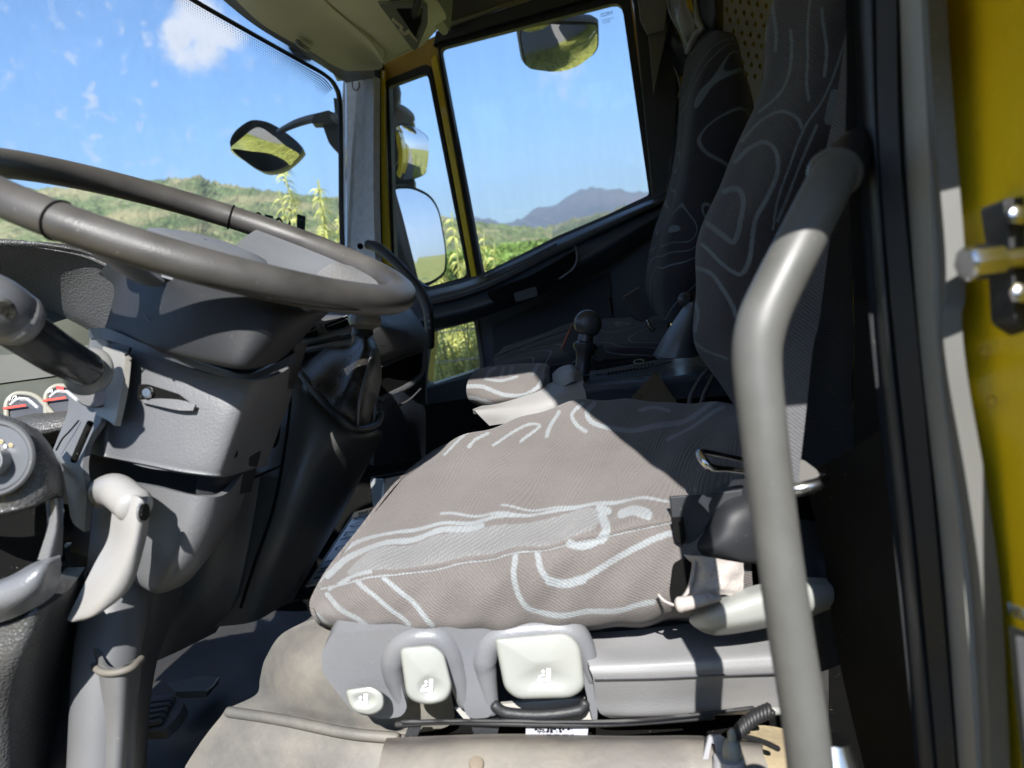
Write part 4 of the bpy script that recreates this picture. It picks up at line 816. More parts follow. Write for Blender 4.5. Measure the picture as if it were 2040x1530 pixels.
for s in ([(600, 745, 1.03), (640, 795, 1.0), (680, 835, .985), (712, 856, 1.0), (748, 848, 1.07), (758, 825, 1.1)],):
    tube('gaiter_rim', s, .006, BLK, gl_, n=40, seg=8)
tube('gaiter_seam', [(742, 700, 1.04), (728, 755, 1.0), (716, 800, .985), (712, 850, 1.0)], .0022, mat('thread', (.10, .10, .10), .6), gl_, n=30, seg=5)
lathe('lever_shaft', P(722, 668, 1.08), up, [(0, .016), (.02, .015), (.05, .013)], BLK, gl_)
lathe('lever_collar', P(727, 640, 1.07), up, [(-.012, .012), (-.006, .022), (0, .024), (.006, .023), (.02, .017), (.05, .02)], mat('collar', (.16, .15, .14), .3), gl_)
# ================================================================== STEERING
cs = Vector((-0.33812159, -0.16894337, 0))
def C2W(x, ydown, z): return CAM+rt*x-up*ydown+fw*z
WC = C2W(-.33812, .16894*-1 if False else .16894, .81162)
_n = np.array([.32577, .92397, -.20039]); WN = rt*_n[0]-up*_n[1]+fw*_n[2]
# the wheel was fitted with y up
WC = CAM+rt*-.33812+up*.16894+fw*.81162; WN = rt*.32577+up*.92397+fw*-.20039; WN /= np.linalg.norm(WN)
if WN[2] < 0: WN = -WN
wa = np.cross(WN, [0, 1., 0]); wa /= np.linalg.norm(wa); wb = np.cross(WN, wa)     # wheel-plane axes
def wheelpt(ang, r, h=0.): return WC+wa*math.cos(ang)*r+wb*math.sin(ang)*r+WN*h
wheel = thing('steering_wheel', 'big grey truck steering wheel with worn leather rim and flat hub pad', 'steering wheel', WC)
tubew('rim', [wheelpt(2*math.pi*k/48, .222) for k in range(48)], .0185, RIMM, wheel, n=200, seg=20, closed=True, flat=.86, upv=WN)
def proj(p):
    q = p-CAM; d = q@fw; return 1020+F*(q@rt)/d, 765-F*(q@up)/d, d
def angof(x, y):
    b = min(range(720), key=lambda k: math.hypot(*(np.array(proj(wheelpt(k*math.pi/360, .222))[:2])-(x, y)))); return b*math.pi/360
for (x, y) in [(112, 446), (460, 434)]:       # joints in the rim cover
    a = angof(x, y); c0 = wheelpt(a, .222); t = np.cross(WN, c0-WC); t /= np.linalg.norm(t); rad = (c0-WC)/np.linalg.norm(c0-WC)
    tubew('rim_joint', [c0+(rad*math.cos(k*math.pi/12)*.0189+WN*math.sin(k*math.pi/12)*.0163) for k in range(24)], .0012, VOID, wheel, n=48, seg=6, closed=True)
# spokes blend from hub into the rim
HP = mat('hub_pad', (.105, .112, .124), .48, bump=.1)
def spoke(a0, wdt, hub_r=.09, name='spoke', m=None):
    V = []; K = 12; N = 12
    for i in range(K+1):
        t = i/K; r = hub_r*(1-t)+.212*t; w_ = wdt*(1.0-.25*math.sin(t*3.1)); hgt = -.045*(1-t)**1.2-.004; th = .011
        for k in range(N):
            q = 2*math.pi*k/N; V.append(wheelpt(a0, r, hgt+th*math.sin(q))+np.cross(WN, wheelpt(a0, 1)-WC)*w_*math.cos(q))
    mesh(name, V, [(i*N+k, i*N+(k+1) % N, (i+1)*N+(k+1) % N, (i+1)*N+k) for i in range(K) for k in range(N)], m or HP, wheel, ang=70)
a1, a2, a3, a4 = angof(720, 580), angof(560, 460), angof(40, 420), angof(90, 345)
spoke(angof(75, 432), .030)
aA, aB = angof(775, 565), angof(520, 447)
if aB < aA: aA, aB = aB, aA
if aB-aA > math.pi: aA, aB = aB, aA+2*math.pi
rw = []
for t in np.linspace(0, 1, 9):
    r = .06+.152*t; rw.append([wheelpt(aA+(aB-aA)*s, r, -.040*(1-t)**1.4-.003-.012*math.sin(math.pi*s)*math.sin(math.pi*t)) for s in np.linspace(0, 1, 9)])
patch('pad_wing', rw, HP, wheel, thick=.012, nu=40, nv=40, world=True)
tubew('pad_seam', [wheelpt(angof(745, 560)-.0+.0, r, -.040*(1-(r-.06)/.152)**1.4-.001) for r in (.150, .160, .172)], .0016, VOID, wheel, n=10, seg=6) if False else None
tube('rim_seam', [(150, 492, .60), (300, 535, .60), (450, 575, .615), (600, 606, .65), (720, 617, .71), (790, 603, .80)], .0008, VOID, wheel, n=60, seg=5)
# hub pad: broad low dome with four lobes
V = []; prof = [(.55, -.060), (.82, -.052), (1.0, -.044), (.93, -.036), (.75, -.026), (.5, -.019), (.25, -.016), (.02, -.015)]; N = 64
aR = angof(745, 560)
for s, hgt in prof:
    for k in range(N):
        q = 2*math.pi*k/N; rr = .098*(1+.22*max(0, math.cos(q-aR))+.06*math.cos(2*(q-aR))); V.append(wheelpt(q, rr*s, hgt))
mesh('hub_pad', V, [(i*N+k, i*N+(k+1) % N, (i+1)*N+(k+1) % N, (i+1)*N+k) for i in range(len(prof)-1) for k in range(N)], HP, wheel, ang=80)
V = []; prof = [(.66, -.028), (.66, -.019), (.63, -.015), (.4, -.010), (.02, -.009)]
for s, hgt in prof:
    for k in range(N):
        q = 2*math.pi*k/N; V.append(wheelpt(q, .092*s*(1+.2*max(0, math.cos(q-aR))), hgt))
mesh('horn_button', V, [(i*N+k, i*N+(k+1) % N, (i+1)*N+(k+1) % N, (i+1)*N+k) for i in range(len(prof)-1) for k in range(N)], HP, wheel, ang=50)
patch('thumb_grip', [[(636, 540, .84), (665, 524, .87), (700, 530, .90)], [(628, 552, .80), (680, 540, .83), (740, 552, .86)], [(628, 566, .77), (690, 565, .79), (760, 572, .82)]], mat('thumb_grip', (.15, .148, .145), .35, bump=.4, bscale=300, grain='leather'), wheel, thick=.01, nu=24, nv=16)
# shroud below the hub
sh_ = thing('steering_column', 'grey plastic steering column cover with key slot under the wheel', 'steering column', P(380, 900, .85))
patch('upper_shroud', [[(196, 545, .92), (245, 500, .84), (330, 520, .76), (450, 560, .70), (560, 585, .70), (650, 600, .77), (690, 590, .9)],
                       [(226, 570, .90), (262, 545, .82), (345, 575, .72), (450, 600, .675), (560, 620, .68), (640, 625, .76), (670, 610, .9)],
                       [(222, 610, .88), (250, 600, .80), (340, 632, .71), (440, 655, .667), (540, 668, .675), (600, 665, .75), (625, 650, .9)],
                       [(208, 655, .87), (232, 655, .79), (330, 690, .71), (430, 715, .667), (500, 728, .672), (560, 710, .75), (590, 690, .9)],
                       [(205, 668, .87), (230, 670, .80), (330, 704, .72), (430, 727, .68), (495, 735, .69), (550, 722, .76), (582, 700, .9)]], SHRD, sh_, thick=.006, nu=70, nv=50)
slab('column_core', [(215, 655), (420, 690), (590, 680), (560, 775), (215, 725)], .87, .05, BLK, sh_, bev=0)
patch('cover_collar', [[(178, 655, .88), (215, 655, .79), (300, 690, .735), (400, 724, .71), (490, 745, .71), (560, 718, .77), (590, 700, .88)],
                       [(176, 672, .88), (215, 678, .785), (300, 704, .735), (400, 738, .71), (492, 757, .71), (564, 734, .77), (592, 720, .88)]], mat('collar_blue', (.030, .033, .040), .5), sh_, thick=.008, nu=60, nv=6)
tube('scratch', [(286, 627, .743), (303, 649, .738)], .0007, HUB, sh_, n=6, seg=4)
tube('collar_split', [(262, 688, .756), (257, 702, .755), (250, 708, .755)], .0012, VOID, sh_, n=8, seg=5)
def corner(rows):   # tighten the fold between the front face and the two flanks
    o = []
    for r in rows:
        r = list(r); q = [r[0], r[1], tuple(np.array(r[1])*.72+np.array(r[2])*.28), r[2], r[3], tuple(np.array(r[4])*.8+np.array(r[3])*.2), tuple(np.array(r[4])*.75+np.array(r[5])*.25)]+r[5:]
        o.append(q)
    return o
lowc = patch('lower_cover', corner([[(180, 668, 0.890), (205, 676, 0.815), (300, 706, 0.780), (400, 740, 0.768), (505, 762, 0.765), (556, 745, 0.830), (592, 722, 0.910)],
                       [(170, 750, 0.880), (215, 752, 0.808), (300, 775, 0.775), (390, 800, 0.762), (482, 822, 0.760), (535, 808, 0.840), (580, 790, 0.920)],
                       [(150, 820, 0.870), (203, 828, 0.805), (290, 850, 0.772), (375, 870, 0.760), (462, 884, 0.760), (505, 872, 0.840), (555, 858, 0.920)],
                       [(135, 885, 0.880), (197, 897, 0.805), (280, 914, 0.772), (360, 930, 0.760), (442, 942, 0.763), (484, 930, 0.840), (535, 915, 0.920)],
                       [(132, 890, 0.880), (195, 908, 0.810), (280, 924, 0.775), (360, 941, 0.765), (441, 949, 0.770), (482, 940, 0.840), (532, 925, 0.920)],
                       [(132, 892, 0.880), (195, 910, 0.850), (280, 926, 0.830), (360, 944, 0.820), (440, 951, 0.830), (480, 944, 0.870), (530, 928, 0.940)]]), COLM, sh_, thick=.005, nu=110, nv=70)
kp = plane3((280, 770, .781), (390, 800, .761), (300, 820, .773))
slab('key_recess_shade', rnd([(284, 767), (302, 767), (362, 786), (388, 806), (340, 800), (281, 797)], 4), kp, .002, VOID, sh_, bev=0, off=.006)  # black plate on the cover stands in for the slot's shade
patch('key_recess_floor', [[(281, 796, .772), (320, 794, .762), (360, 797, .756), (389, 806, .753)], [(284, 802, .769), (320, 810, .759), (355, 817, .754), (384, 818, .752)]], COLM, sh_, thick=.003, nu=14, nv=6)
lathe('key_lock', P(297, 782, .768), -fw, [(0, .006), (.004, .006), (.006, .0045)], CHR, sh_, seg=16)
# arm of the cover reaching left and down, recess and lower half
patch('cover_side_arm', [[(137, 772, .86), (165, 780, .82), (205, 800, .79)], [(134, 822, .85), (160, 832, .81), (200, 840, .78)], [(112, 880, .84), (140, 890, .80), (175, 880, .78)], [(106, 905, .83), (130, 925, .79), (165, 930, .77)],
                         [(125, 940, .83), (145, 960, .79), (172, 990, .77)], [(140, 1030, .83), (148, 1045, .79), (168, 1060, .78)]], COLM, sh_, thick=.006, nu=20, nv=50)
tube('cover_seam', [(180, 842, .772), (163, 880, .768), (147, 918, .768)], .0035, VOID, sh_, n=14, seg=6)
tube('cover_seam', [(157, 838, .802), (140, 858, .80), (124, 875, .80), (112, 897, .80)], .001, VOID, sh_, n=14, seg=5)
patch('recess_back', [[(150, 895, .86), (250, 905, .87), (360, 930, .87), (460, 935, .86)], [(150, 1000, .86), (250, 1000, .87), (350, 1020, .86), (450, 1010, .86)], [(140, 1100, .86), (230, 1120, .86), (330, 1120, .85), (430, 1090, .86)]], BLK, sh_, thick=.01, nu=20, nv=14)
patch('lower_column_body', [[(185, 1000, .86), (240, 965, .83), (300, 968, .79), (395, 988, .765), (455, 980, .80), (510, 900, .90)],
                            [(180, 1060, .86), (250, 1040, .83), (300, 1040, .79), (370, 1060, .765), (430, 1060, .80), (495, 960, .90)],
                            [(175, 1110, .86), (250, 1110, .83), (290, 1110, .80), (345, 1130, .77), (400, 1125, .81), (475, 1020, .91)],
                            [(170, 1150, .88), (230, 1150, .86), (275, 1160, .83), (320, 1178, .80), (380, 1150, .84), (440, 1080, .92)],
                            [(170, 1160, .90), (230, 1160, .89), (280, 1170, .87), (320, 1180, .85), (375, 1158, .88), (430, 1090, .94)]], mat('column_lower', (.105, .107, .112), .5, bump=.2), sh_, thick=.006, nu=50, nv=40)
patch('column_side_flank', [[(395, 935, .80), (450, 930, .80), (520, 900, .88)], [(390, 985, .80), (440, 990, .81), (500, 980, .90)]], SHRD, sh_, thick=.01, nu=14, nv=10)
lathe('cover_screw_hole', P(461, 902, .79), P(461, 902, .785)-P(475, 905, .825), [(0, .006), (.001, .007), (.002, .006)], VOID, sh_, seg=16)
patch('column_foot', [[(150, 1140, .93), (205, 1170, .90), (260, 1180, .88), (310, 1170, .88), (375, 1140, .93)], [(140, 1230, .93), (190, 1240, .89), (245, 1240, .87), (300, 1235, .88), (350, 1220, .93)],
                      [(120, 1330, .91), (180, 1330, .87), (240, 1330, .85), (285, 1320, .86), (318, 1300, .92)], [(95, 1430, .90), (165, 1430, .85), (230, 1430, .83), (275, 1420, .84), (300, 1400, .90)], [(60, 1580, .88), (150, 1580, .83), (220, 1580, .81), (268, 1580, .82), (290, 1560, .90)]], mat('foot_plastic', (.030, .032, .036), .55, dust=.15, dustcol=(.05, .048, .042)), sh_, thick=.01, nu=40, nv=40)
tubew('column_tube', [P(245, 1150, .865), P(225, 1240, .845), P(212, 1330, .825), P(200, 1560, .80)], [.034, .036, .034, .033], mat('tube_plastic', (.085, .087, .092), .55), sh_, n=40, seg=24)
tube('tube_lip', [(183, 1322, .80), (200, 1338, .785), (230, 1340, .782), (262, 1330, .79), (282, 1312, .81)], .004, mat('dusty_lip', (.11, .10, .085), .6), sh_, n=24, seg=8)
patch('tube_sleeve', [[(150, 1235, .86), (185, 1290, .80), (212, 1330, .785), (250, 1325, .79), (282, 1310, .83)], [(160, 1300, .85), (190, 1350, .80), (215, 1380, .785), (250, 1375, .79), (280, 1350, .83)], [(165, 1400, .85), (190, 1430, .80), (215, 1440, .785), (248, 1440, .79), (272, 1420, .83)], [(150, 1560, .84), (180, 1580, .79), (205, 1580, .775), (240, 1580, .78), (262, 1560, .82)]], mat('sleeve_plastic', (.085, .086, .088), .5), sh_, thick=.004, nu=40, nv=40)
# column adjusting lever, pale grey
al = thing('column_lever', 'pale grey plastic adjusting lever hanging below the steering column', 'lever', P(245, 1000, .73))
tubew('lever_hub', [P(203, 982, .80), P(230, 978, .74), P(268, 1008, .715)], [.0165, .0175, .0178], LIGHT, al, n=16, seg=24)
patch('lever_blade', [[(228, 985, .722), (250, 985, .708), (275, 990, .700), (290, 1005, .705), (297, 1030, .725)],
                      [(222, 1030, .722), (245, 1030, .706), (270, 1035, .698), (286, 1045, .704), (294, 1060, .722)],
                      [(214, 1075, .724), (238, 1080, .708), (262, 1085, .700), (276, 1095, .706), (282, 1110, .722)],
                      [(190, 1120, .726), (215, 1130, .711), (242, 1137, .704), (262, 1145, .710), (268, 1155, .724)],
                      [(165, 1170, .728), (188, 1185, .714), (212, 1192, .709), (238, 1190, .715), (248, 1185, .726)],
                      [(145, 1210, .730), (162, 1222, .720), (182, 1227, .717), (202, 1220, .720), (216, 1208, .728)],
                      [(134, 1234, .732), (140, 1238, .729), (152, 1238, .728), (168, 1236, .729), (180, 1230, .731)]], LIGHT, al, thick=.014, nu=36, nv=50)
slab('lever_eye', ell(284, 1020, 8, 17, 5), plane3((284, 1000, .695), (284, 1040, .698), (295, 1020, .715)), .003, VOID, al, bev=0, off=.003)
tubew('eye_ring', [P(x, y, .697+(x-276)*.0009) for x, y in ell(284, 1020, 9.5, 19, 5)], .0016, CHR if False else GREY, al, n=40, seg=6, closed=True)
tube('eye_bolt', [(281, 1010, .70), (285, 1018, .70)], .0025, LIGHT, al, n=5)
# indicator stalk
sk = thing('wiper_stalk', 'thick black twist stalk on the left of the steering column', 'stalk', P(120, 680, .72))
tubew('stalk_body', [P(-15, 620, .63), P(55, 665, .655), P(115, 705, .68), P(172, 735, .72)], [.021, .0205, .0195, .0175], mat('stalk_black', (.028, .03, .032), .28, bump=.1), sk, n=40, seg=26)
tubew('stalk_grip', [P(-60, 580, .60), P(-10, 605, .61), P(30, 632, .63)], [.0225, .0235, .0235], mat('stalk_grip', (.085, .088, .095), .35), sk, n=30, seg=26)
tubew('grip_ring', [P(26, 632, .627), P(36, 638, .632)], [.0242, .024], mat('grip_ring', (.15, .15, .15), .4), sk, n=6, seg=26)
slab('switch_pad', ell(12, 618, 23, 15, 35), plane3((12, 618, .594), (40, 640, .606), (-10, 645, .600)), .004, mat('pad_grain', (.03, .03, .028), .7, bump=1, bscale=200), sk, bev=.002)
slab('switch_pad', ell(58, 645, 18, 11, 25), plane3((58, 645, .622), (80, 655, .632), (45, 665, .626)), .004, mat('pad_grain', (.03, .03, .028), .7), sk, bev=.002)
ax = P(195, 745, .74)-P(160, 725, .71)
lathe('stalk_collar', P(172, 738, .735), ax, [(-.012, .014), (-.01, .018), (0, .0245), (.003, .0255), (.006, .0245), (.016, .019)], mat('collar_pale', (.20, .20, .195), .38), sk, seg=36)
lathe('stalk_plate', P(196, 758, .79), ax, [(0, .029), (.003, .030), (.006, .028)], mat('plate_dark', (.05, .05, .05), .4), sk, seg=36)
patch('stalk_bracket', [[(205, 690, .80), (240, 700, .77), (250, 712, .76)], [(200, 760, .80), (232, 770, .77), (242, 780, .755)], [(180, 820, .80), (215, 838, .77), (228, 848, .755)]], mat('bracket_warm', (.20, .195, .18), .5, dust=.4), sk, thick=.006, nu=12, nv=20)
# ================================================================== LEFT SIDE PANEL
DOFF = .10
sp = thing('side_switch_panel', 'grey dash end panel with rotary light switch and open storage pocket', 'switch panel', P(60, 950, .6))
patch('panel_upper', [[(-120, 800, .62), (-40, 812, .60), (40, 838, .60), (62, 850, .62), (75, 855, .66)], [(-120, 860, .60), (-40, 862, .57), (60, 885, .575), (92, 890, .60), (105, 895, .65)], [(-120, 940, .60), (-40, 945, .57), (70, 945, .575), (112, 945, .60), (124, 950, .65)],
                      [(-120, 1000, .60), (-40, 1010, .57), (60, 1000, .575), (112, 985, .60), (126, 985, .65)], [(-120, 1030, .61), (-40, 1035, .58), (50, 1015, .585), (108, 990, .61), (126, 990, .66)], [(-120, 1035, .66), (-40, 1038, .66), (50, 1018, .66), (108, 992, .66), (126, 992, .68)]], DASH, sp, thick=.008, nu=40, nv=40)
sn = plane3((0, 860, .566), (70, 930, .567), (0, 960, .562))
fr = P(5, 915, .568); axn = sn.n
lathe('switch_ring', sn(-8, 912), axn, [(0, .034), (.004, .035), (.006, .0335), (.006, .0308), (.002, .030)], mat('ring_grey', (.08, .083, .088), .4), sp, seg=48)
lathe('switch_dial', sn(-8, 912), axn, [(0, .0301), (.003, .0301), (.004, .0294)], mat('dial_grey', (.085, .09, .10), .38), sp, seg=48)
slab('switch_knob', rnd([(-45, 905), (-30, 885), (0, 885), (24, 900), (24, 925), (5, 942), (-25, 942)], 12), sn, .004, mat('knob_grey', (.22, .225, .23), .35), sp, bev=.003, off=.024, seg=3)
slab('knob_base', rnd([(-45, 905), (-32, 884), (0, 884), (27, 900), (30, 925), (8, 948), (-28, 946)], 12), sn, .02, mat('knob_grey', (.2, .2, .2), .35), sp, bev=.002, off=.02)
slab('knob_grip', rnd([(-20, 893), (2, 893), (18, 915), (18, 928), (5, 932), (-18, 915)], 6), sn, .001, mat('knob_mesh', (.33, .33, .33), .5, var=.5, vscale=200, bump=1, bscale=250), sp, bev=0, off=.0252)
for (x, y) in ((10, 880), (29, 887)): tubew('dial_symbol', [sn(x+3*math.cos(t), y+3*math.sin(t))+axn*.0065 for t in np.linspace(0, 6.28, 9)[:-1]], .0004, mat('symbol_yellow', (.65, .5, .2), .5), sp, n=20, seg=5, closed=True)
slab('dial_mark', [(17, 885), (21, 887), (20, 893), (16, 891)], sn, .0005, WHT, sp, bev=0, off=.007)
slab('pocket_back', [(-120, 1030), (108, 985), (120, 1120), (-120, 1200)], .72, .01, VOID, sp, bev=0)
patch('pocket_side', [[(100, 995, .60), (113, 993, .60), (126, 992, .63)], [(98, 1040, .60), (116, 1045, .60), (126, 1050, .63)], [(75, 1115, .60), (100, 1115, .60), (124, 1108, .63)]], GREY, sp, thick=.01, nu=12, nv=20)
patch('pocket_lip', [[(-120, 1180, .60), (0, 1155, .59), (70, 1120, .59), (118, 1105, .61)], [(-120, 1195, .57), (0, 1166, .565), (80, 1130, .57), (121, 1112, .60)], [(-120, 1225, .565), (0, 1205, .56), (80, 1170, .57), (121, 1150, .61)], [(-120, 1260, .59), (0, 1240, .58), (80, 1205, .59), (118, 1175, .63)]], GREY, sp, thick=.01, nu=40, nv=24)
patch('lower_panel', [[(-120, 1268, .60), (0, 1250, .59), (90, 1210, .60), (140, 1170, .68), (170, 1130, .80)], [(-120, 1350, .60), (0, 1330, .59), (70, 1290, .61), (120, 1260, .70), (165, 1230, .82)], [(-120, 1450, .62), (0, 1430, .62), (60, 1400, .66), (105, 1370, .74), (150, 1350, .84)], [(-120, 1580, .66), (0, 1570, .66), (50, 1560, .70), (90, 1540, .78), (120, 1530, .86)]], DASH, sp, thick=.02, nu=40, nv=40)
patch('leg_shield', [[(60, 1100, .84), (110, 1100, .80), (150, 1080, .84)], [(60, 1250, .84), (120, 1230, .80), (165, 1190, .85)], [(40, 1400, .84), (100, 1380, .80), (150, 1350, .86)]], DASH, sp, thick=.01, nu=14, nv=20)
DOFF = 0.0
# ================================================================== FLOOR
FZ = 1.375
fp = planeax(2, FZ)
def PF(x, y, dz=0.): q = ray(x, y); return CAM+q*((FZ+dz-2.0)/q[2])
def fd(x, y, dz=0.): return (x, y, float((PF(x, y, dz)-CAM)@fw))
patch('floor_mat', [[fd(x, y) for x in (-60, 250, 450, 650, 850, 1100, 1400, 1650)] for y in (1215, 1290, 1360, 1450, 1600)], mat('front_mat_shaded', (.022, .022, .023), .6, dust=.3, dustcol=(.05, .045, .035), vscale=10, bump=.3, bscale=90), cab, thick=.008, nu=120, nv=60,  # mat colour darkened to stand in for the footwell shade
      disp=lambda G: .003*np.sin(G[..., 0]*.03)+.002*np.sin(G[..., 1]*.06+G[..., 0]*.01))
# raised seat plinth under the mat with a rolled edge
patch('seat_plinth', [[(640, 1225, .93), (700, 1220, .93), (800, 1220, .94), (900, 1225, .95)], [(560, 1262, .95), (640, 1255, .91), (760, 1255, .90), (900, 1262, .90)], [(528, 1310, .95), (600, 1305, .90), (740, 1310, .87), (900, 1320, .87)],
                      [(520, 1350, .95), (590, 1355, .895), (720, 1365, .865), (900, 1380, .86)], [(512, 1385, .94), (580, 1400, .90), (700, 1425, .87), (900, 1440, .86)], [(455, 1412, .94), (560, 1426, .91), (690, 1452, .875), (820, 1462, .865)],
                      [(440, 1428, .93), (550, 1444, .90), (690, 1466, .865), (830, 1474, .855)], [(400, 1480, .92), (520, 1490, .89), (680, 1500, .86), (830, 1500, .85)], [(340, 1580, .90), (500, 1580, .87), (660, 1580, .84), (830, 1580, .83)]], FLR, cab, thick=.012, nu=80, nv=90,
      disp=lambda G: .0022*np.sin(G[..., 0]*.018+G[..., 1]*.03+np.sin(G[..., 1]*.02)))
tube('mat_edge_roll', [(455, 1418, .925), (560, 1434, .895), (690, 1460, .86), (790, 1470, .85)], .0065, FLR, cab, n=40, seg=10)
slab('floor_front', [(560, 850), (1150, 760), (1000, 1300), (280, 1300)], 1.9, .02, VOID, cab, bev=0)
# pedals
pd = thing('brake_pedal', 'black pedal with ribbed rubber pad half lost in the dark footwell', 'pedal', P(325, 1420, 1.0))
pp = plane3((295, 1455, .98), (360, 1395, 1.02), (300, 1380, 1.06))
PEDM = mat('pedal_rubber', (.05, .048, .045), .55, dust=.4, dustcol=(.12, .11, .09))
slab('pedal_pad', rnd([(278, 1392), (330, 1382), (360, 1388), (367, 1404), (350, 1432), (325, 1456), (280, 1456)], 8), pp, .015, PEDM, pd, bev=.004)
for k in range(5): tubew('pad_rib', [pp(284+k*2, 1403+k*11)+pp.n*.003, pp(346-k*6, 1396+k*11)+pp.n*.003], .0045, PEDM, pd, n=6, seg=8)
pd2 = thing('accelerator_pedal', 'flat dark pedal plate with a pale worn edge deep in the footwell', 'pedal', P(400, 1365, 1.15))
slab('pedal_plate', [(330, 1360), (405, 1345), (437, 1349), (413, 1376), (350, 1378)], plane3((330, 1360, 1.12), (437, 1349, 1.16), (413, 1376, 1.1)), .01, PEDM, pd2, bev=.001)
tube('worn_edge', [(436, 1350, 1.14), (424, 1366, 1.12), (412, 1376, 1.10)], .0016, mat('bare_metal', (.4, .38, .34), .5), pd2, n=8, seg=5)
# licence plate standing on the floor with a white carton behind
pl_ = thing('licence_plate', 'white number plate with amber strip leaning beside the console under the seat edge', 'number plate', P(680, 1090, 1.3))
npl = plane3((611, 1167, 1.22), (707, 1022, 1.46), (720, 1145, 1.20))
slab('plate_body', [(611, 1167), (707, 1022), (800, 998), (760, 1130)], npl, .002, mat('plate_paint', (.62, .65, .70), .4), pl_, bev=0)
slab('amber_strip', [(704, 1027), (707, 1022), (800, 998), (795, 1014), (701, 1034)], npl, .001, mat('plate_amber', (.55, .28, .02), .4), pl_, bev=0, off=.002)
PE = mat('plate_edge', (.5, .52, .55), .3, metal=.5)
tubew('plate_rim', [npl(*q) for q in [(760, 1130), (690, 1150), (611, 1167)]], .0028, PE, pl_, n=12, seg=6)
tubew('plate_rim', [npl(*q) for q in [(611, 1167), (659, 1094.5), (707, 1022)]], .0018, PE, pl_, n=12, seg=6)
tubew('plate_rim', [npl(*q) for q in [(707, 1022), (750, 1010), (800, 998)]], .0022, mat('plate_amber', (.5, .3, .02), .4), pl_, n=12, seg=6)
def plate_char(s, x, y, w_, h_):   # characters run down the plate, their tops toward the console
    cu = bpy.data.curves.new('c', 'FONT'); cu.body = s; t = bpy.data.objects.new('c', cu); COL.objects.link(t); bpy.context.view_layer.update()
    me = bpy.data.meshes.new_from_object(t.evaluated_get(bpy.context.evaluated_depsgraph_get())); bpy.data.objects.remove(t)
    co = np.array([v.co[:] for v in me.vertices]); a, b = co.min(0), co.max(0)
    for v in me.vertices:
        u_, v_ = (v.co.x-a[0])/(b[0]-a[0]), (v.co.y-a[1])/(b[1]-a[1])
        # reading direction follows the long edge upward; glyph top faces the console
        px = x+u_*w_*.55+(1-v_)*h_; py = y-u_*w_*.83-(1-v_)*h_*.23
        v.co = Vector(npl(px, py)+npl.n*.003)
    me.update(); return link(bpy.data.objects.new('plate_character', me), INK, pl_)
for s, x, y, w_ in (('I', 625, 1157, 4), ('I', 633, 1145, 4), ('I', 639, 1138, 4), ('I', 648, 1124, 4), ('2', 666, 1100, 12), ('1', 678, 1079, 4), ('7', 684, 1071, 11), ('0', 695, 1055, 10), ('8', 704, 1040, 10)):
    plate_char(s, x, y, w_, 34)
text('amber_lettering', 'TAXI 06', npl, 713, 1031, 745, 1022, VOID, pl_, height=.012, off=.004)
bx = thing('carton', 'small white carton with a red corner standing in the dark passenger footwell', 'box', P(790, 970, 1.55))
bp_ = plane3((762, 955, 1.56), (840, 935, 1.62), (765, 1010, 1.5))
slab('carton_front', [(763, 954), (845, 936), (845, 1030), (768, 1030)], bp_, .06, mat('carton_white', (.62, .6, .52), .6), bx, bev=.002)
slab('plastic_wrap', [(737, 956), (742, 953), (764, 954), (769, 1030), (745, 1030)], plane3((737, 956, 1.60), (764, 954, 1.555), (745, 1030, 1.57)), .004, mat('wrap_grey', (.26, .28, .28), .25, coat=.5), bx, bev=.001)
slab('red_corner', [(803, 945), (845, 936), (845, 956), (807, 959)], bp_, .001, REDM, bx, bev=0, off=.003)
tubew('red_mark', [bp_(811, 949)+bp_.n*.005, bp_(812, 957)+bp_.n*.005], .0014, WHT, bx, n=4, seg=5)
tubew('carton_top_edge', [bp_(738, 954)+bp_.n*.004, bp_(780, 947)+bp_.n*.004, bp_(840, 935)+bp_.n*.004], .002, mat('edge_navy', (.05, .06, .09), .5), bx, n=8, seg=5)
# ================================================================== DRIVER'S SEAT
ds = thing('driver_seat', "driver's seat with sunlit brown grey swirl patterned cushion and worn side", 'seat', P(1100, 1200, .9))
L = []
def a(w_, *p): L.append((np.array(p, float), w_))
a(10, (655, 1185), (690, 1215), (738, 1252)); a(10, (712, 1158), (760, 1200), (815, 1246)); a(10, (765, 1152), (810, 1190), (862, 1245)); a(9, (630, 1225), (660, 1243), (700, 1250))
a(12, (1028, 1108), (1024, 1150), (1040, 1198), (1075, 1222), (1150, 1225), (1230, 1212), (1300, 1198)); a(13, (1070, 1100), (1078, 1135), (1098, 1162)); a(20, (1095, 1158), (1125, 1166), (1160, 1156)); a(14, (1155, 1158), (1230, 1112), (1300, 1075), (1345, 1060))
a(17, (1135, 1084), (1165, 1088), (1205, 1070)); a(20, (1200, 1030), (1208, 1055), (1198, 1075)); a(22, (1240, 1027), (1262, 1024), (1290, 1028)); a(18, (1195, 1015), (1210, 1018))
a(8, (640, 1160), (680, 1100), (740, 1068), (830, 1052), (920, 1045), (1000, 1032)); a(6, (1000, 1032), (1060, 1020), (1170, 1008), (1330, 995)); a(13, (655, 1150), (695, 1108), (765, 1083), (850, 1067), (960, 1049))
a(6, (880, 1026), (960, 1029), (1060, 1020)); a(4, (1000, 1011), (1100, 1009), (1250, 999)); a(8, (660, 1175), (700, 1150), (740, 1142))
a(5, (886, 907), (935, 865)); a(6, (934, 893), (948, 876), (972, 859)); a(6, (982, 883), (1005, 868), (1030, 855), (1058, 842), (1075, 843), (1062, 857), (1037, 876)); a(9, (1089, 869), (1096, 845), (1113, 819))
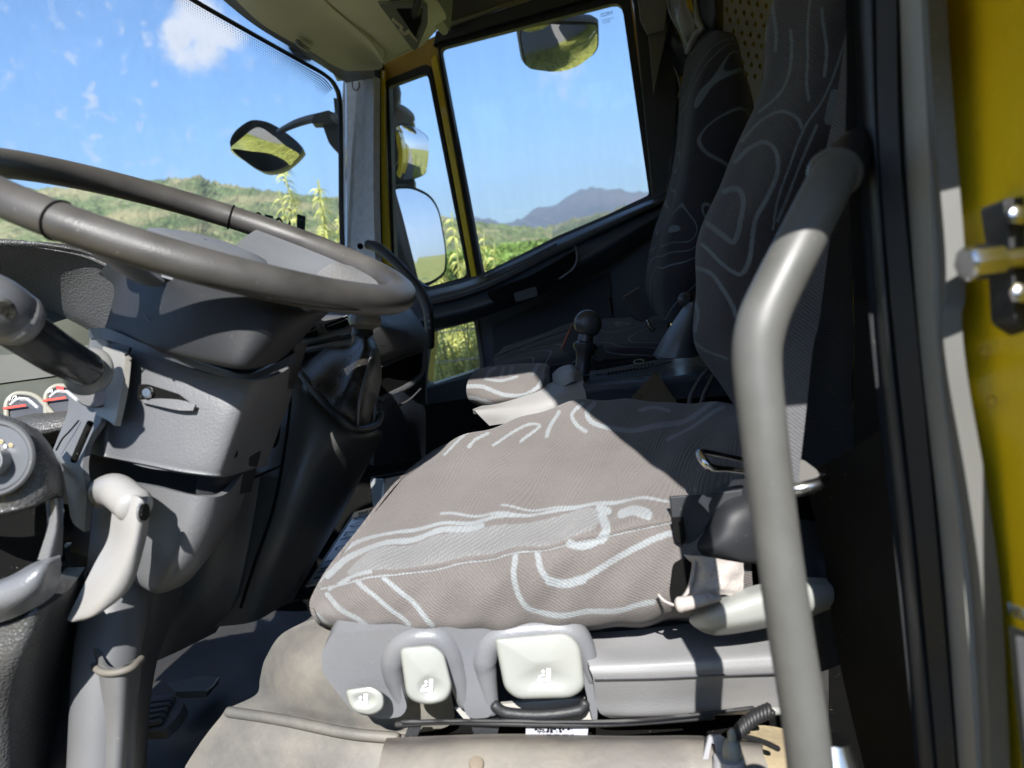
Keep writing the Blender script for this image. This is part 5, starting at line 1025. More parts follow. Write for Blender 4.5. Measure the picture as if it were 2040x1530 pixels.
a(8, (1168, 863), (1148, 847), (1140, 828), (1161, 806)); a(11, (1183, 803), (1170, 824), (1178, 843), (1202, 856), (1240, 856), (1300, 850), (1370, 830), (1425, 802)); a(8, (1330, 872), (1380, 846), (1440, 812)); a(8, (1275, 818), (1300, 812), (1332, 817))
a(3, (640, 1173), (732, 1151), (853, 1132), (1005, 1105), (1118, 1086), (1247, 1060), (1340, 1038))
A_ = [([(690, 1140), (740, 1098), (830, 1080), (900, 1066), (1060, 1035), (1175, 1013), (1190, 1050), (1130, 1075), (1000, 1097), (850, 1124), (730, 1142)], .6)]
def seat_disp(G):
    x, y = G[..., 0], G[..., 1]; sy = np.interp(x, [640, 732, 853, 1005, 1118, 1247, 1340], [1173, 1151, 1132, 1105, 1086, 1060, 1038])
    return -.0035*np.exp(-((y-sy)/3.5)**2)+.003*np.sin(x*.021+y*.013)*np.sin(y*.02)+.0014*np.sin(x*.045-y*.03+1.3*np.sin(y*.012))+.0012*np.sin(x*.07+y*.05)
patch('seat_cushion', [[(672, 1256, .90), (760, 1262, .88), (900, 1262, .86), (1090, 1262, .86), (1345, 1240, .86), (1500, 1210, .87)],
                       [(640, 1240, .83), (730, 1252, .79), (860, 1259, .775), (1090, 1255, .77), (1345, 1222, .77), (1500, 1190, .79)],
                       [(624, 1208, .82), (710, 1215, .775), (850, 1215, .757), (1080, 1195, .748), (1345, 1160, .748), (1500, 1120, .76)],
                       [(632, 1180, .825), (715, 1157, .785), (853, 1134, .765), (1050, 1100, .755), (1345, 1040, .755), (1500, 1015, .765)],
                       [(660, 1132, .85), (740, 1100, .825), (870, 1075, .81), (1080, 1045, .80), (1340, 998, .795), (1500, 975, .80)],
                       [(720, 1055, .90), (800, 1020, .89), (920, 990, .885), (1110, 960, .89), (1330, 930, .875), (1500, 915, .87)],
                       [(790, 965, .96), (860, 935, .96), (970, 912, .97), (1140, 880, 1.0), (1320, 860, .98), (1500, 850, .97)],
                       [(860, 905, 1.02), (920, 880, 1.03), (1020, 850, 1.07), (1160, 815, 1.11), (1320, 812, 1.10), (1500, 812, 1.08)],
                       [(905, 882, 1.06), (960, 858, 1.09), (1050, 826, 1.13), (1160, 797, 1.17), (1300, 800, 1.17), (1500, 805, 1.16)],
                       [(915, 895, 1.10), (970, 872, 1.14), (1060, 845, 1.20), (1165, 822, 1.24), (1300, 820, 1.24), (1500, 830, 1.24)]], FAB, ds, thick=.01, nu=620, nv=420, lines=L, areas=A_, disp=seat_disp)
patch('cushion_front', [[(672, 1256, .90), (640, 1240, .83), (624, 1208, .82), (632, 1180, .825), (660, 1132, .85), (720, 1055, .90), (790, 965, .96), (860, 905, 1.02), (905, 882, 1.06)],
                        [(690, 1262, .92), (665, 1250, .90), (650, 1230, .90), (655, 1200, .90), (690, 1150, .92), (750, 1080, .96), (810, 1000, 1.01), (880, 930, 1.06), (915, 895, 1.10)]], FAB, ds, thick=.004, nu=40, nv=8)
L = []
a(7, (1544, 100), (1548, 60), (1540, 0), (1535, -40)); a(7, (1576, 60), (1576, 100), (1567, 150), (1549, 187), (1512, 222)); a(7, (1480, 280), (1517, 240), (1558, 223), (1590, 237), (1599, 257)); a(9, (1462, 322), (1494, 294), (1526, 285), (1547, 301), (1549, 338), (1528, 393), (1508, 438), (1499, 493), (1489, 527), (1471, 546), (1439, 525), (1400, 487))
a(12, (1439, 379), (1462, 373), (1478, 391), (1480, 429), (1468, 482), (1440, 468), (1410, 446)); a(9, (1385, 533), (1416, 546), (1439, 576), (1457, 608), (1464, 630)); a(8, (1381, 603), (1391, 626), (1389, 658)); a(6, (1388, 680), (1412, 699), (1448, 715))
a(5, (1700, -40), (1690, 60), (1640, 191), (1604, 255), (1572, 329), (1549, 393), (1540, 457)); a(7, (1627, 251), (1599, 315), (1572, 384), (1549, 440)); a(22, (1662, 185), (1656, 215), (1652, 240)); a(6, (1612, 0), (1611, 100), (1606, 160), (1611, 200))
a(5, (1500, 560), (1490, 640), (1500, 700), (1530, 740)); a(5, (1515, -40), (1530, 30), (1528, 80)); a(7, (1640, 20), (1648, 90), (1640, 150))
patch('backrest', [[(1560, -80, 1.16), (1575, -80, 1.06), (1640, -80, .93), (1720, -80, .88), (1790, -80, .90), (1830, -80, 1.0)],
                   [(1533, 40, 1.15), (1548, 40, 1.05), (1620, 40, .92), (1690, 40, .87), (1760, 40, .89), (1800, 40, 1.0)],
                   [(1506, 200, 1.14), (1520, 200, 1.04), (1590, 200, .91), (1660, 200, .86), (1720, 200, .88), (1760, 200, 1.0)],
                   [(1441, 345, 1.13), (1455, 345, 1.03), (1520, 345, .91), (1580, 345, .86), (1660, 345, .88), (1720, 345, 1.0)],
                   [(1390, 480, 1.12), (1402, 480, 1.02), (1460, 480, .92), (1545, 480, .86), (1640, 480, .88), (1700, 480, 1.0)],
                   [(1382, 590, 1.12), (1392, 595, 1.02), (1450, 600, .92), (1540, 600, .86), (1630, 600, .89), (1700, 600, 1.0)],
                   [(1387, 680, 1.12), (1398, 690, 1.03), (1455, 700, .93), (1540, 720, .88), (1630, 720, .90), (1700, 720, 1.0)],
                   [(1420, 745, 1.12), (1432, 765, 1.05), (1480, 790, .97), (1550, 830, .92), (1630, 840, .93), (1700, 840, 1.0)],
                   [(1470, 800, 1.13), (1480, 830, 1.08), (1510, 880, 1.02), (1560, 920, .98), (1630, 930, .98), (1700, 930, 1.0)]], FABD, ds, thick=.012, nu=260, nv=480, lines=L,
      disp=lambda G: .002*np.sin(G[..., 1]*.03)+.0015*np.sin(G[..., 0]*.05+G[..., 1]*.02))
# seat base
COVR = mat('cover_grey', (.145, .15, .163), .42, dust=.3, bump=.15, bscale=400, dustcol=(.15, .14, .12))
sb = plane3((650, 1260, .765), (1500, 1260, .765), (1000, 1430, .795))
n1 = [(795, 1500), (790, 1310), (800, 1287), (830, 1276), (868, 1276), (888, 1300), (905, 1345), (925, 1500)]
bp0 = [(662, 1262), (760, 1252), (900, 1250), (1000, 1252), (1160, 1262), (1178, 1300), (1190, 1330), (1190, 1436), (1182, 1440), (1172, 1400), (1150, 1300), (1130, 1276), (1100, 1266), (1030, 1268), (992, 1280), (976, 1310), (985, 1415), (975, 1430), (940, 1432), (928, 1424), (905, 1340), (888, 1296), (868, 1280), (822, 1280), (794, 1300), (792, 1340), (812, 1410), (800, 1428), (760, 1433), (705, 1420), (672, 1380), (642, 1340), (640, 1300)]
slab('base_cover', rnd(bp0, 9, 3), sb, .035, COVR, ds, bev=.007, seg=4)
tube('arch_rim', [(800, 1400, .800), (784, 1345, .788), (784, 1310, .780), (800, 1283, .775), (835, 1269, .771), (874, 1271, .772), (896, 1300, .778), (912, 1345, .788), (926, 1400, .800)], [.008, .012, .014, .014, .014, .014, .014, .012, .008], COVR, ds, n=60, seg=14)
tube('arch_rim', [(980, 1415, .803), (968, 1340, .788), (966, 1310, .781), (980, 1277, .775), (1015, 1261, .771), (1080, 1254, .770), (1137, 1258, .771), (1163, 1290, .777), (1180, 1350, .788)], [.008, .012, .014, .014, .014, .014, .014, .012, .008], COVR, ds, n=60, seg=14)
patch('base_side_box', [[(1150, 1262, .84), (1250, 1256, .84), (1400, 1240, .85), (1560, 1230, .86)], [(1155, 1290, .80), (1250, 1290, .80), (1400, 1278, .80), (1560, 1268, .81)], [(1172, 1320, .765), (1260, 1318, .762), (1400, 1310, .762), (1570, 1300, .77)], [(1176, 1335, .757), (1260, 1333, .755), (1400, 1326, .755), (1570, 1318, .763)],
                        [(1182, 1354, .762), (1262, 1352, .76), (1400, 1348, .76), (1570, 1340, .768)], [(1187, 1398, .788), (1264, 1397, .786), (1400, 1393, .786), (1572, 1388, .79)], [(1196, 1421, .800), (1266, 1424, .799), (1400, 1419, .799), (1574, 1412, .80)], [(1215, 1430, .81), (1266, 1430, .81), (1400, 1426, .81), (1574, 1420, .81)]], MID, ds, thick=.006, nu=60, nv=60)
tube('box_groove', [(1186, 1352, .7545), (1300, 1350, .7525), (1400, 1346, .7525), (1560, 1340, .758)], .0012, mat('groove', (.08, .08, .09), .5), ds, n=20, seg=5)
def paddle(outline, dish, icon, d, label):
    p0 = planed(d)
    xs = [q[0] for q in outline]; ys = [q[1] for q in outline]; cx, cy = (min(xs)+max(xs))/2, (min(ys)+max(ys))/2; V = []; N = len(outline)
    prof = [(1.0, .022), (1.0, .005), (.985, .0025), (.96, .001)]+[(s_, -.004*(1-s_**2)) for s_ in np.linspace(.92, .01, 16)]
    for s, z in prof:
        for x, y in outline:
            X, Y = cx+(x-cx)*s, cy+(y-cy)*s; dx, dy, da, db = dish; r = math.hypot((X-dx)/da, (Y-dy)/db)
            V.append(P(X, Y, d+z+.007*max(0, 1-r*r)**2))
    o = mesh('lift_paddle', V, [(i*N+k, i*N+(k+1) % N, (i+1)*N+(k+1) % N, (i+1)*N+k) for i in range(len(prof)-1) for k in range(N)]+[tuple(range((len(prof)-1)*N, len(prof)*N))], PALE, ds, ang=60)
    o['label'] = label; ix, iy, s = icon
    q = planed(d+.0035)
    for pts in ([(.18, -.6), (.48, -.62), (.46, .5), (.16, .5)], [(-.5, .28), (.16, .22), (.16, .5), (-.52, .52)], [(-.22, -.28), (-.08, -.42), (.06, -.28), (-.08, -.12)], [(-.42, .05), (-.02, -.08), (.02, .04), (-.40, .18)]):
        slab('seat_symbol', [(ix+x*s, iy+y*s) for x, y in pts], q, .0006, WHT, o, bev=0, off=.0042)
paddle(rnd([(796, 1290), (862, 1284), (885, 1300), (902, 1370), (890, 1396), (850, 1406), (810, 1392)], [14, 24, 20, 22, 20, 28, 22], 6), (857, 1370, 32, 30), (852, 1362, 24), .750, 'narrow pale paddle in the left arch of the seat base')
paddle(rnd([(985, 1272), (1130, 1259), (1156, 1285), (1166, 1370), (1140, 1390), (1030, 1393), (1005, 1372)], [8, 26, 16, 22, 30, 24, 14], 6), (1085, 1352, 68, 36), (1084, 1342, 26), .748, 'broad pale paddle in the right arch of the seat base')
paddle(rnd([(687, 1374), (740, 1366), (765, 1380), (766, 1412), (740, 1426), (700, 1418)], [10, 22, 16, 16, 22, 20], 6), (725, 1395, 30, 20), (722, 1394, 26), .752, 'small pale button at the front lower corner of the seat base')
for i, pts in enumerate([[(800, 1438, .79), (950, 1436, .785), (1100, 1438, .78), (1250, 1436, .775), (1400, 1422, .775), (1500, 1410, .78)]]):
    tube('cable', pts, .0022, RUB, ds, n=40, seg=6)
tube('base_rail', [(790, 1443, .80), (900, 1438, .79), (1050, 1442, .785), (1220, 1442, .785), (1420, 1428, .79)], .0032, mat('rail_dark', (.03, .03, .03), .4), ds, n=40, seg=8)
slab('under_bracket', rnd([(830, 1412), (905, 1405), (930, 1438), (1178, 1438), (1160, 1398), (990, 1398), (985, 1436), (1180, 1436), (1182, 1442), (830, 1442)], 2), .80, .006, MID, ds, bev=0) if False else None
slab('under_panel', [(905, 1410), (1165, 1390), (1182, 1436), (930, 1440)], .815, .006, mat('under_grey', (.28, .28, .27), .5, dust=.3), ds, bev=0)
tube('handle_loop', [(985, 1405, .79), (1010, 1420, .79), (1080, 1424, .79), (1150, 1415, .79), (1166, 1400, .79)], .006, BLK, ds, n=30, seg=8)
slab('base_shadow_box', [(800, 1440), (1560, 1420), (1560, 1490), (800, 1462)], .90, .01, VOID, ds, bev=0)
slab('support_leg', [(818, 1440), (842, 1440), (812, 1530), (780, 1530)], .80, .01, BLK, ds, bev=.002)
slab('support_tab', rnd([(935, 1436), (998, 1436), (988, 1474), (948, 1476)], 6), .80, .02, BLK, ds, bev=.002)
# torn belt anchorage, recline knob, cushion end mechanism
slab('paper_tag', [(1048, 1444), (1173, 1440), (1168, 1484), (1080, 1486), (1047, 1474)], plane3((1048, 1444, .80), (1173, 1440, .80), (1100, 1486, .77)), .001, mat('tag_paper', (.40, .41, .46), .5), ds, bev=0)
tg = plane3((1048, 1444, .797), (1173, 1440, .797), (1100, 1486, .767))
for i in range(16):
    if i % 5 != 3: slab('tag_bar', [(1090+i*3.4, 1462), (1091.5+i*3.4, 1462), (1090+i*3.4, 1475), (1088.5+i*3.4, 1475)], tg, .0003, VOID, ds, bev=0)
for i, (a_, b_, y) in enumerate([(1060, 1150, 1449), (1065, 1140, 1454), (1070, 1120, 1459)]): text('tag_print', ['SEAT ASSY LH 24V', 'P/N 504 33 21', 'TYPE 16'][i], tg, a_, y+2, b_, y, VOID, ds, height=.0022, off=.0004)
knob = patch('recline_knob', [[(1375, 1225, .76), (1400, 1210, .745), (1460, 1180, .735), (1530, 1160, .735), (1610, 1150, .74), (1670, 1158, .75), (1692, 1180, .77)], [(1373, 1232, .75), (1405, 1222, .725), (1465, 1200, .712), (1535, 1180, .712), (1615, 1170, .72), (1670, 1172, .735), (1693, 1186, .765)],
                     [(1376, 1242, .75), (1415, 1240, .72), (1470, 1228, .708), (1540, 1212, .708), (1615, 1200, .716), (1668, 1192, .735), (1692, 1192, .765)], [(1392, 1255, .755), (1425, 1258, .73), (1475, 1250, .718), (1540, 1238, .718), (1610, 1222, .726), (1662, 1206, .745), (1688, 1200, .77)], [(1405, 1262, .78), (1430, 1266, .765), (1480, 1260, .76), (1540, 1248, .76), (1605, 1232, .765), (1655, 1214, .775), (1682, 1206, .79)]], PALE, ds, thick=.01, nu=50, nv=30)
patch('side_cowl', [[(1520, 1050, .80), (1600, 1035, .79), (1680, 1065, .80), (1735, 1120, .84)], [(1530, 1150, .79), (1600, 1130, .77), (1690, 1150, .78), (1745, 1190, .84)], [(1540, 1260, .79), (1610, 1270, .77), (1680, 1260, .78), (1735, 1240, .84)], [(1545, 1320, .80), (1620, 1340, .79), (1680, 1320, .80), (1715, 1290, .84)]], mat('cowl_black', (.022, .022, .022), .45), ds, thick=.01, nu=24, nv=24)
patch('mechanism_cover', [[(1405, 985, .80), (1440, 965, .79), (1480, 950, .79), (1540, 940, .80)], [(1412, 1020, .76), (1450, 1010, .74), (1500, 1000, .74), (1550, 990, .76)], [(1398, 1050, .76), (1440, 1060, .73), (1500, 1060, .73), (1560, 1050, .75)], [(1372, 1085, .76), (1420, 1100, .735), (1490, 1115, .735), (1560, 1110, .75)], [(1368, 1105, .77), (1420, 1118, .76), (1490, 1122, .755), (1560, 1130, .77)]], mat('mechanism_black', (.012, .013, .016), .62), ds, thick=.01, nu=30, nv=30)
slab('mechanism_plate', [(1335, 990), (1410, 985), (1480, 975), (1480, 1015), (1420, 1030), (1360, 1115), (1345, 1080)], .752, .006, mat('plate_black', (.02, .022, .026), .5), ds, bev=.001)
slab('slotted_tab', rnd([(1337, 1032), (1362, 1030), (1368, 1072), (1360, 1086), (1345, 1078)], 4), .742, .003, VOID, ds, bev=.0005, holes=[rnd([(1351, 1040), (1356, 1040), (1360, 1066), (1355, 1068)], 2)])
slab('torn_hole', rnd([(1342, 1125), (1375, 1105), (1400, 1110), (1380, 1150), (1372, 1190), (1345, 1205), (1335, 1180)], 8), .738, .004, VOID, ds, bev=0)
TORN = mat('torn_cloth', (.33, .30, .28), .9, var=.2, vscale=30, bump=.8, bscale=200)
patch('torn_flap', [[(1362, 1106, .735), (1400, 1108, .725), (1440, 1115, .725), (1482, 1122, .735)], [(1384, 1130, .733), (1405, 1135, .722), (1440, 1140, .722), (1482, 1150, .733)], [(1378, 1165, .733), (1405, 1165, .722), (1440, 1168, .722), (1478, 1176, .733)], [(1372, 1188, .735), (1400, 1186, .727), (1440, 1186, .727), (1472, 1190, .735)]], TORN, ds, thick=.002, nu=40, nv=30, disp=lambda G: .0007*np.sin(G[..., 0]*.13+G[..., 1]*.1)+.0005*np.sin(G[..., 1]*.2))
tube('flap_roll', [(1354, 1205, .72), (1380, 1200, .716), (1410, 1193, .716), (1432, 1190, .72)], [.008, .0065, .0055, .004], TORN, ds, n=20)
tube('flap_hem', [(1384, 1112, .73), (1380, 1145, .728), (1372, 1175, .728), (1360, 1192, .73)], .0022, TORN, ds, n=20, seg=6)
tube('loose_thread', [(1312, 1185, .735), (1322, 1196, .73), (1338, 1204, .725), (1352, 1207, .722)], .0016, TORN, ds, n=16, seg=5)
slab('foam_scrap', [(1392, 1000), (1401, 985), (1408, 990), (1419, 992), (1412, 1006), (1413, 1022), (1405, 1012)], .733, .003, TORN, ds, bev=.0005)
# seat belt: webbing, buckle bracket, wire loop
sbt = thing('seat_belt', 'dark grey belt webbing behind the grab bar running down to a steel anchor', 'seat belt', P(1590, 970, .66))
WEB = fabric('belt_webbing', (.085, .085, .09), (.16, .16, .16)); 
patch('webbing', [[(1700, -60, .74), (1738, -60, .73)], [(1672, 160, .72), (1708, 160, .71)], [(1640, 320, .70), (1676, 320, .69)], [(1590, 500, .68), (1650, 500, .67)], [(1552, 640, .665), (1632, 640, .66)], [(1548, 700, .66), (1620, 690, .655)], [(1556, 820, .655), (1606, 820, .65)], [(1572, 930, .65), (1594, 930, .65)], [(1578, 985, .65), (1590, 985, .65)]], WEB, sbt, thick=.0025, nu=10, nv=160)
lathe('anchor_plate', P(1600, 945, .66), up+.3*fw, [(-.004, .018), (0, .020), (.003, .018)], CHR, sbt, seg=24) if False else None
slab('anchor_plate', rnd([(1575, 918), (1600, 915), (1640, 945), (1644, 965), (1630, 972), (1578, 985)], 6), plane3((1575, 918, .68), (1644, 960, .66), (1578, 985, .64)), .006, mat('anchor_steel', (.35, .34, .32), .35, metal=.7), sbt, bev=.002)
tube('anchor_bar', [(1574, 976, .635), (1600, 972, .632), (1632, 964, .635), (1642, 954, .645)], [.006, .006, .006, .005], CHR, sbt, n=20, seg=12)
tube('wire_loop', [(1490, 940, .74), (1450, 935, .735), (1418, 932, .73), (1404, 920, .73), (1395, 905, .74), (1402, 901, .75), (1450, 910, .76), (1490, 918, .77)], [.003, .003, .0042, .0045, .0045, .0035, .003, .003], CHR, sbt, n=60, seg=10)
# ================================================================== GRAB BAR
gb = thing('grab_bar', 'thick grey bent metal grab bar beside the door post, nearest the viewer', 'grab bar', P(1560, 1100, .48))
gp = [(1666, 340, .50), (1640, 390, .49), (1590, 490, .482), (1540, 590, .478), (1516, 650, .475), (1508, 720, .475), (1520, 850, .475), (1545, 1050, .477), (1575, 1260, .48), (1602, 1430, .48), (1622, 1600, .48)]
tube('bar', gp, [.0152, .0155, .0157, .016, .0162, .0158, .0150, .0146, .0145, .0146, .0148], BAR, gb, n=160, seg=28)
lathe('top_flange', P(1663, 345, .502), P(1663, 335, .52)-P(1635, 395, .49), [(-.004, .017), (0, .0185), (.008, .012)], BAR, gb)
tube('top_mount', [(1668, 345, .51), (1700, 310, .54), (1740, 285, .57), (1790, 270, .60)], [.016, .017, .018, .018], BLK, gb, n=20)
lathe('lower_spring', P(1655, 1490, .50), up, [(-.03, .010), (-.022, .016), (-.015, .013), (-.008, .017), (0, .014), (.006, .012)], CHR, gb)
# ================================================================== SILL AND BRACKETS AT THE BOTTOM
patch('sill_plate', [[(770, 1470, .80), (1000, 1462, .79), (1240, 1466, .78), (1400, 1466, .775), (1520, 1480, .77)], [(760, 1500, .76), (1000, 1492, .75), (1240, 1490, .74), (1400, 1488, .735), (1520, 1500, .735)], [(740, 1600, .72), (1000, 1600, .71), (1240, 1600, .70), (1400, 1600, .70), (1560, 1600, .70)]], mat('sill_dusty', (.12, .11, .10), .6, dust=.8, dustcol=(.20, .18, .145), vscale=9, bump=.4, bscale=80), cab, thick=.01, nu=60, nv=30)
lathe('sill_screw', P(949, 1522, .735), P(949, 1500, .735)-P(949, 1520, .77), [(0, .0075), (.002, .007), (.003, .004)], mat('rusty', (.13, .105, .075), .7), cab, seg=20)
patch('sandy_floor_strip', [[(1460, 1455, .86), (1520, 1445, .86), (1600, 1460, .86)], [(1450, 1500, .82), (1530, 1500, .82), (1600, 1500, .82)], [(1450, 1590, .78), (1530, 1590, .78), (1620, 1590, .78)]], mat('sandy', (.26, .21, .13), .9, var=.25, vscale=20, bump=.6, bscale=150), cab, thick=.01, nu=20, nv=20)
bk = thing('floor_bracket', 'pale grey metal bracket with a capped pin on the floor behind the seat base', 'bracket', P(1440, 1500, .72))
slab('bracket_plate', rnd([(1388, 1560), (1412, 1468), (1436, 1466), (1452, 1478), (1470, 1560)], 5), .725, .004, mat('bracket_grey', (.27, .27, .285), .35), bk, bev=.0015, holes=[[(1402, 1556), (1418, 1480), (1426, 1484), (1436, 1556)]])
lathe('pin_socket', P(1452, 1530, .715), up, [(-.03, .016), (0, .0155), (.010, .0145), (.0105, .011)], mat('bracket_grey', (.27, .27, .285), .35), bk)
lathe('pin_cap', P(1458, 1505, .715), up, [(-.006, .009), (.004, .0095), (.012, .008), (.016, .004), (.022, .0045), (.026, .002)], mat('cap_olive', (.20, .20, .17), .4), bk)
cb = thing('coiled_cable', 'twisted black cable hanging from the rear corner of the seat base', 'cable', P(1500, 1430, .75))
qq = cr([(1462, 1470, .73), (1480, 1448, .735), (1505, 1428, .74), (1535, 1414, .745)], 90)
tubew('cable_twist', [P(*q)+(.0045*math.cos(i*.9))*up+(.0045*math.sin(i*.9))*fw for i, q in enumerate(qq)], .0038, RUB, cb, n=260, seg=7)
tube('cable_end', [(1540, 1416, .745), (1556, 1416, .75)], .004, PALE, cb, n=6)
tube('loose_cable', [(1455, 1470, .735), (1480, 1468, .75), (1520, 1478, .77), (1550, 1492, .78)], .003, RUB, cb, n=20, seg=6)
# ================================================================== MIDDLE CONSOLE
mc = thing('centre_console', 'low dark console with slotted tray and pale grey front between the seats', 'console', P(1250, 760, 1.4))
patch('console_front', [[(1040, 782, 1.42), (1090, 765, 1.38), (1130, 752, 1.36), (1160, 747, 1.36)], [(950, 812, 1.42), (1040, 797, 1.34), (1110, 778, 1.31), (1163, 765, 1.30)], [(948, 820, 1.38), (1040, 812, 1.31), (1110, 798, 1.28), (1168, 792, 1.27)], [(975, 848, 1.36), (1040, 838, 1.30), (1110, 822, 1.28), (1170, 812, 1.27)]], LIGHT, mc, thick=.008, nu=40, nv=24)
patch('tray_top', [[(1160, 742, 1.50), (1280, 720, 1.52), (1400, 700, 1.54), (1460, 695, 1.54)], [(1160, 752, 1.40), (1290, 735, 1.42), (1410, 722, 1.42), (1470, 720, 1.42)], [(1162, 766, 1.32), (1300, 756, 1.32), (1420, 742, 1.32), (1480, 740, 1.32)]], mat('tray_plastic_lit', (.075, .085, .105), .3), mc, thick=.01, nu=40, nv=20)  # bluish light on the tray is put into this paler colour
patch('console_flank', [[(1160, 764, 1.30), (1300, 754, 1.30), (1420, 740, 1.30), (1490, 738, 1.30)], [(1165, 776, 1.28), (1300, 764, 1.28), (1420, 752, 1.28), (1490, 750, 1.28)], [(1172, 812, 1.29), (1300, 800, 1.29), (1420, 790, 1.29), (1490, 790, 1.29)]], TRIM, mc, thick=.01, nu=40, nv=20)
tp2 = plane3((1170, 745, 1.40), (1400, 712, 1.44), (1300, 750, 1.33))
slab('tray_channel', rnd([(1180, 735), (1318, 713), (1322, 718), (1188, 742)], 3), tp2, .002, VOID, mc, bev=0, off=.006)
for i in range(13): x = 1212+i*7.2; y = 748-i*1.45; slab('tray_slot', [(x, y), (x+4, y-.8), (x+3, y+5.5), (x-1, y+6.3)], tp2, .001, VOID, mc, bev=0, off=.007)
tubew('tray_line', [tp2(*q)+tp2.n*.008 for q in [(1165, 756), (1325, 732), (1322, 724)]], .0015, mat('tray_line', (.09, .10, .11), .3), mc, n=20, seg=5)
tubew('coin', [tp2(*q)+tp2.n*.010 for q in ell(1273, 730, 10, 4, -8, 12)], .0012, mat('coin_pale', (.30, .29, .22), .4), mc, n=24, seg=5, closed=True)
slab('paper_scrap', [(1308, 724), (1318, 716), (1322, 719), (1314, 726)], tp2, .001, WHT, mc, bev=0, off=.012)
ar = thing('jump_cushion', 'small rounded sunlit cushion in swirl cloth on the console front', 'cushion', P(1010, 770, 1.4))
L = []
a(7, (968, 755), (975, 740), (985, 733)); a(7, (998, 748), (1003, 734)); a(7, (1016, 745), (1020, 732)); a(6, (972, 756), (1000, 758), (1030, 750)); a(9, (930, 770), (960, 770), (1000, 785), (1040, 788), (1070, 772), (1085, 748)); a(9, (935, 792), (960, 797), (985, 808)); a(7, (1062, 745), (1070, 728), (1078, 722)); a(7, (1080, 752), (1084, 735), (1092, 722))
patch('cushion_pad', [[(950, 735, 1.60), (990, 728, 1.60), (1040, 724, 1.58), (1085, 724, 1.56), (1096, 732, 1.54)], [(942, 742, 1.50), (985, 738, 1.49), (1040, 732, 1.47), (1080, 732, 1.45), (1094, 742, 1.46)], [(932, 760, 1.44), (980, 762, 1.41), (1035, 757, 1.39), (1078, 750, 1.37), (1095, 758, 1.40)], [(929, 778, 1.43), (980, 785, 1.385), (1035, 780, 1.365), (1078, 770, 1.355), (1094, 770, 1.39)],
                      [(935, 798, 1.44), (980, 802, 1.39), (1035, 795, 1.37), (1072, 782, 1.36), (1088, 776, 1.39)], [(955, 810, 1.47), (985, 812, 1.43), (1035, 805, 1.42), (1070, 792, 1.42), (1084, 784, 1.43)]], FAB, ar, thick=.01, nu=140, nv=100, lines=L)
patch('cushion_hinge', [[(1100, 745, 1.42), (1115, 732, 1.40), (1135, 726, 1.39), (1150, 730, 1.40)], [(1102, 765, 1.36), (1120, 750, 1.33), (1140, 742, 1.32), (1158, 745, 1.34)], [(1104, 778, 1.35), (1122, 770, 1.32), (1142, 760, 1.31), (1160, 764, 1.33)]], LIGHT, mc, thick=.01, nu=20, nv=20)
hb = thing('hand_brake', 'black ball topped lever standing on the middle console in front of the seats', 'lever', P(1160, 740, 1.36))
lathe('lever_ball', P(1171, 645, 1.37), -fw, [(-.026, .004), (-.022, .014), (-.012, .023), (0, .0265), (.012, .024), (.018, .018), (.020, .010)], mat('ball_black', (.035, .035, .037), .35), hb)
lathe('lever_stem', P(1160, 740, 1.37), up+rt*.1, [(-.02, .015), (.01, .014), (.025, .014), (.035, .016), (.045, .022), (.052, .022), (.056, .015), (.08, .013)], mat('stem_black', (.02, .021, .024), .3), hb)
slab('lever_side_lug', rnd([(1178, 688), (1200, 690), (1208, 702), (1196, 722), (1180, 716)], 4), 1.39, .02, BLK, hb, bev=.003)
cdp = thing('card_holder', 'flat black card with a thin red edge propped behind the console lever', 'card', P(1135, 685, 1.45))
slab('card', [(1118, 696), (1139, 648), (1165, 660), (1146, 714)], 1.46, .004, BLK, cdp, bev=.001)
tube('red_edge', [(1118, 696, 1.455), (1128, 672, 1.455), (1139, 648, 1.455)], .0012, mat('edge_red', (.5, .12, .05), .5), cdp, n=6, seg=5)
bk2 = thing('belt_buckle', 'black seat belt buckle standing up beside the passenger backrest', 'belt buckle', P(1275, 610, 1.65))
slab('buckle_body', rnd([(1242, 592), (1272, 573), (1304, 628), (1283, 640), (1264, 634)], 3), 1.66, .02, mat('buckle_black', (.03, .03, .032), .45), bk2, bev=.002)
tube('buckle_edge', [(1243, 591, 1.655), (1258, 582, 1.655), (1273, 573, 1.655)], .0012, mat('edge_tan', (.25, .20, .14), .5), bk2, n=6, seg=5)
tube('buckle_stalk', [(1288, 636, 1.67), (1294, 650, 1.67), (1302, 658, 1.67)], .005, CHR, bk2, n=8)
rc = thing('armrest_cone', 'dark cone with a ball tip beside the driver backrest', 'lever', P(1345, 680, 1.3))
patch('cone_body', [[(1368, 602, 1.33), (1374, 602, 1.31), (1382, 602, 1.30), (1392, 606, 1.31), (1398, 612, 1.34)], [(1345, 635, 1.33), (1355, 638, 1.30), (1370, 640, 1.28), (1388, 645, 1.29), (1400, 650, 1.33)], [(1322, 670, 1.33), (1335, 675, 1.29), (1355, 680, 1.27), (1380, 685, 1.28), (1402, 690, 1.33)], [(1300, 708, 1.34), (1315, 712, 1.29), (1345, 714, 1.27), (1380, 712, 1.28), (1410, 705, 1.33)]], mat('cone_dark', (.07, .078, .088), .4), rc, thick=.008, nu=24, nv=24)
lathe('ball_tip', P(1365, 597, 1.33), -fw, [(-.013, .003), (-.009, .009), (0, .0135), (.006, .012), (.011, .007)], mat('ball_black', (.03, .03, .03), .35), rc)
wl_ = thing('folded_card', 'black folded card leaning on the console beside the cushion', 'card', P(1305, 780, 1.25))
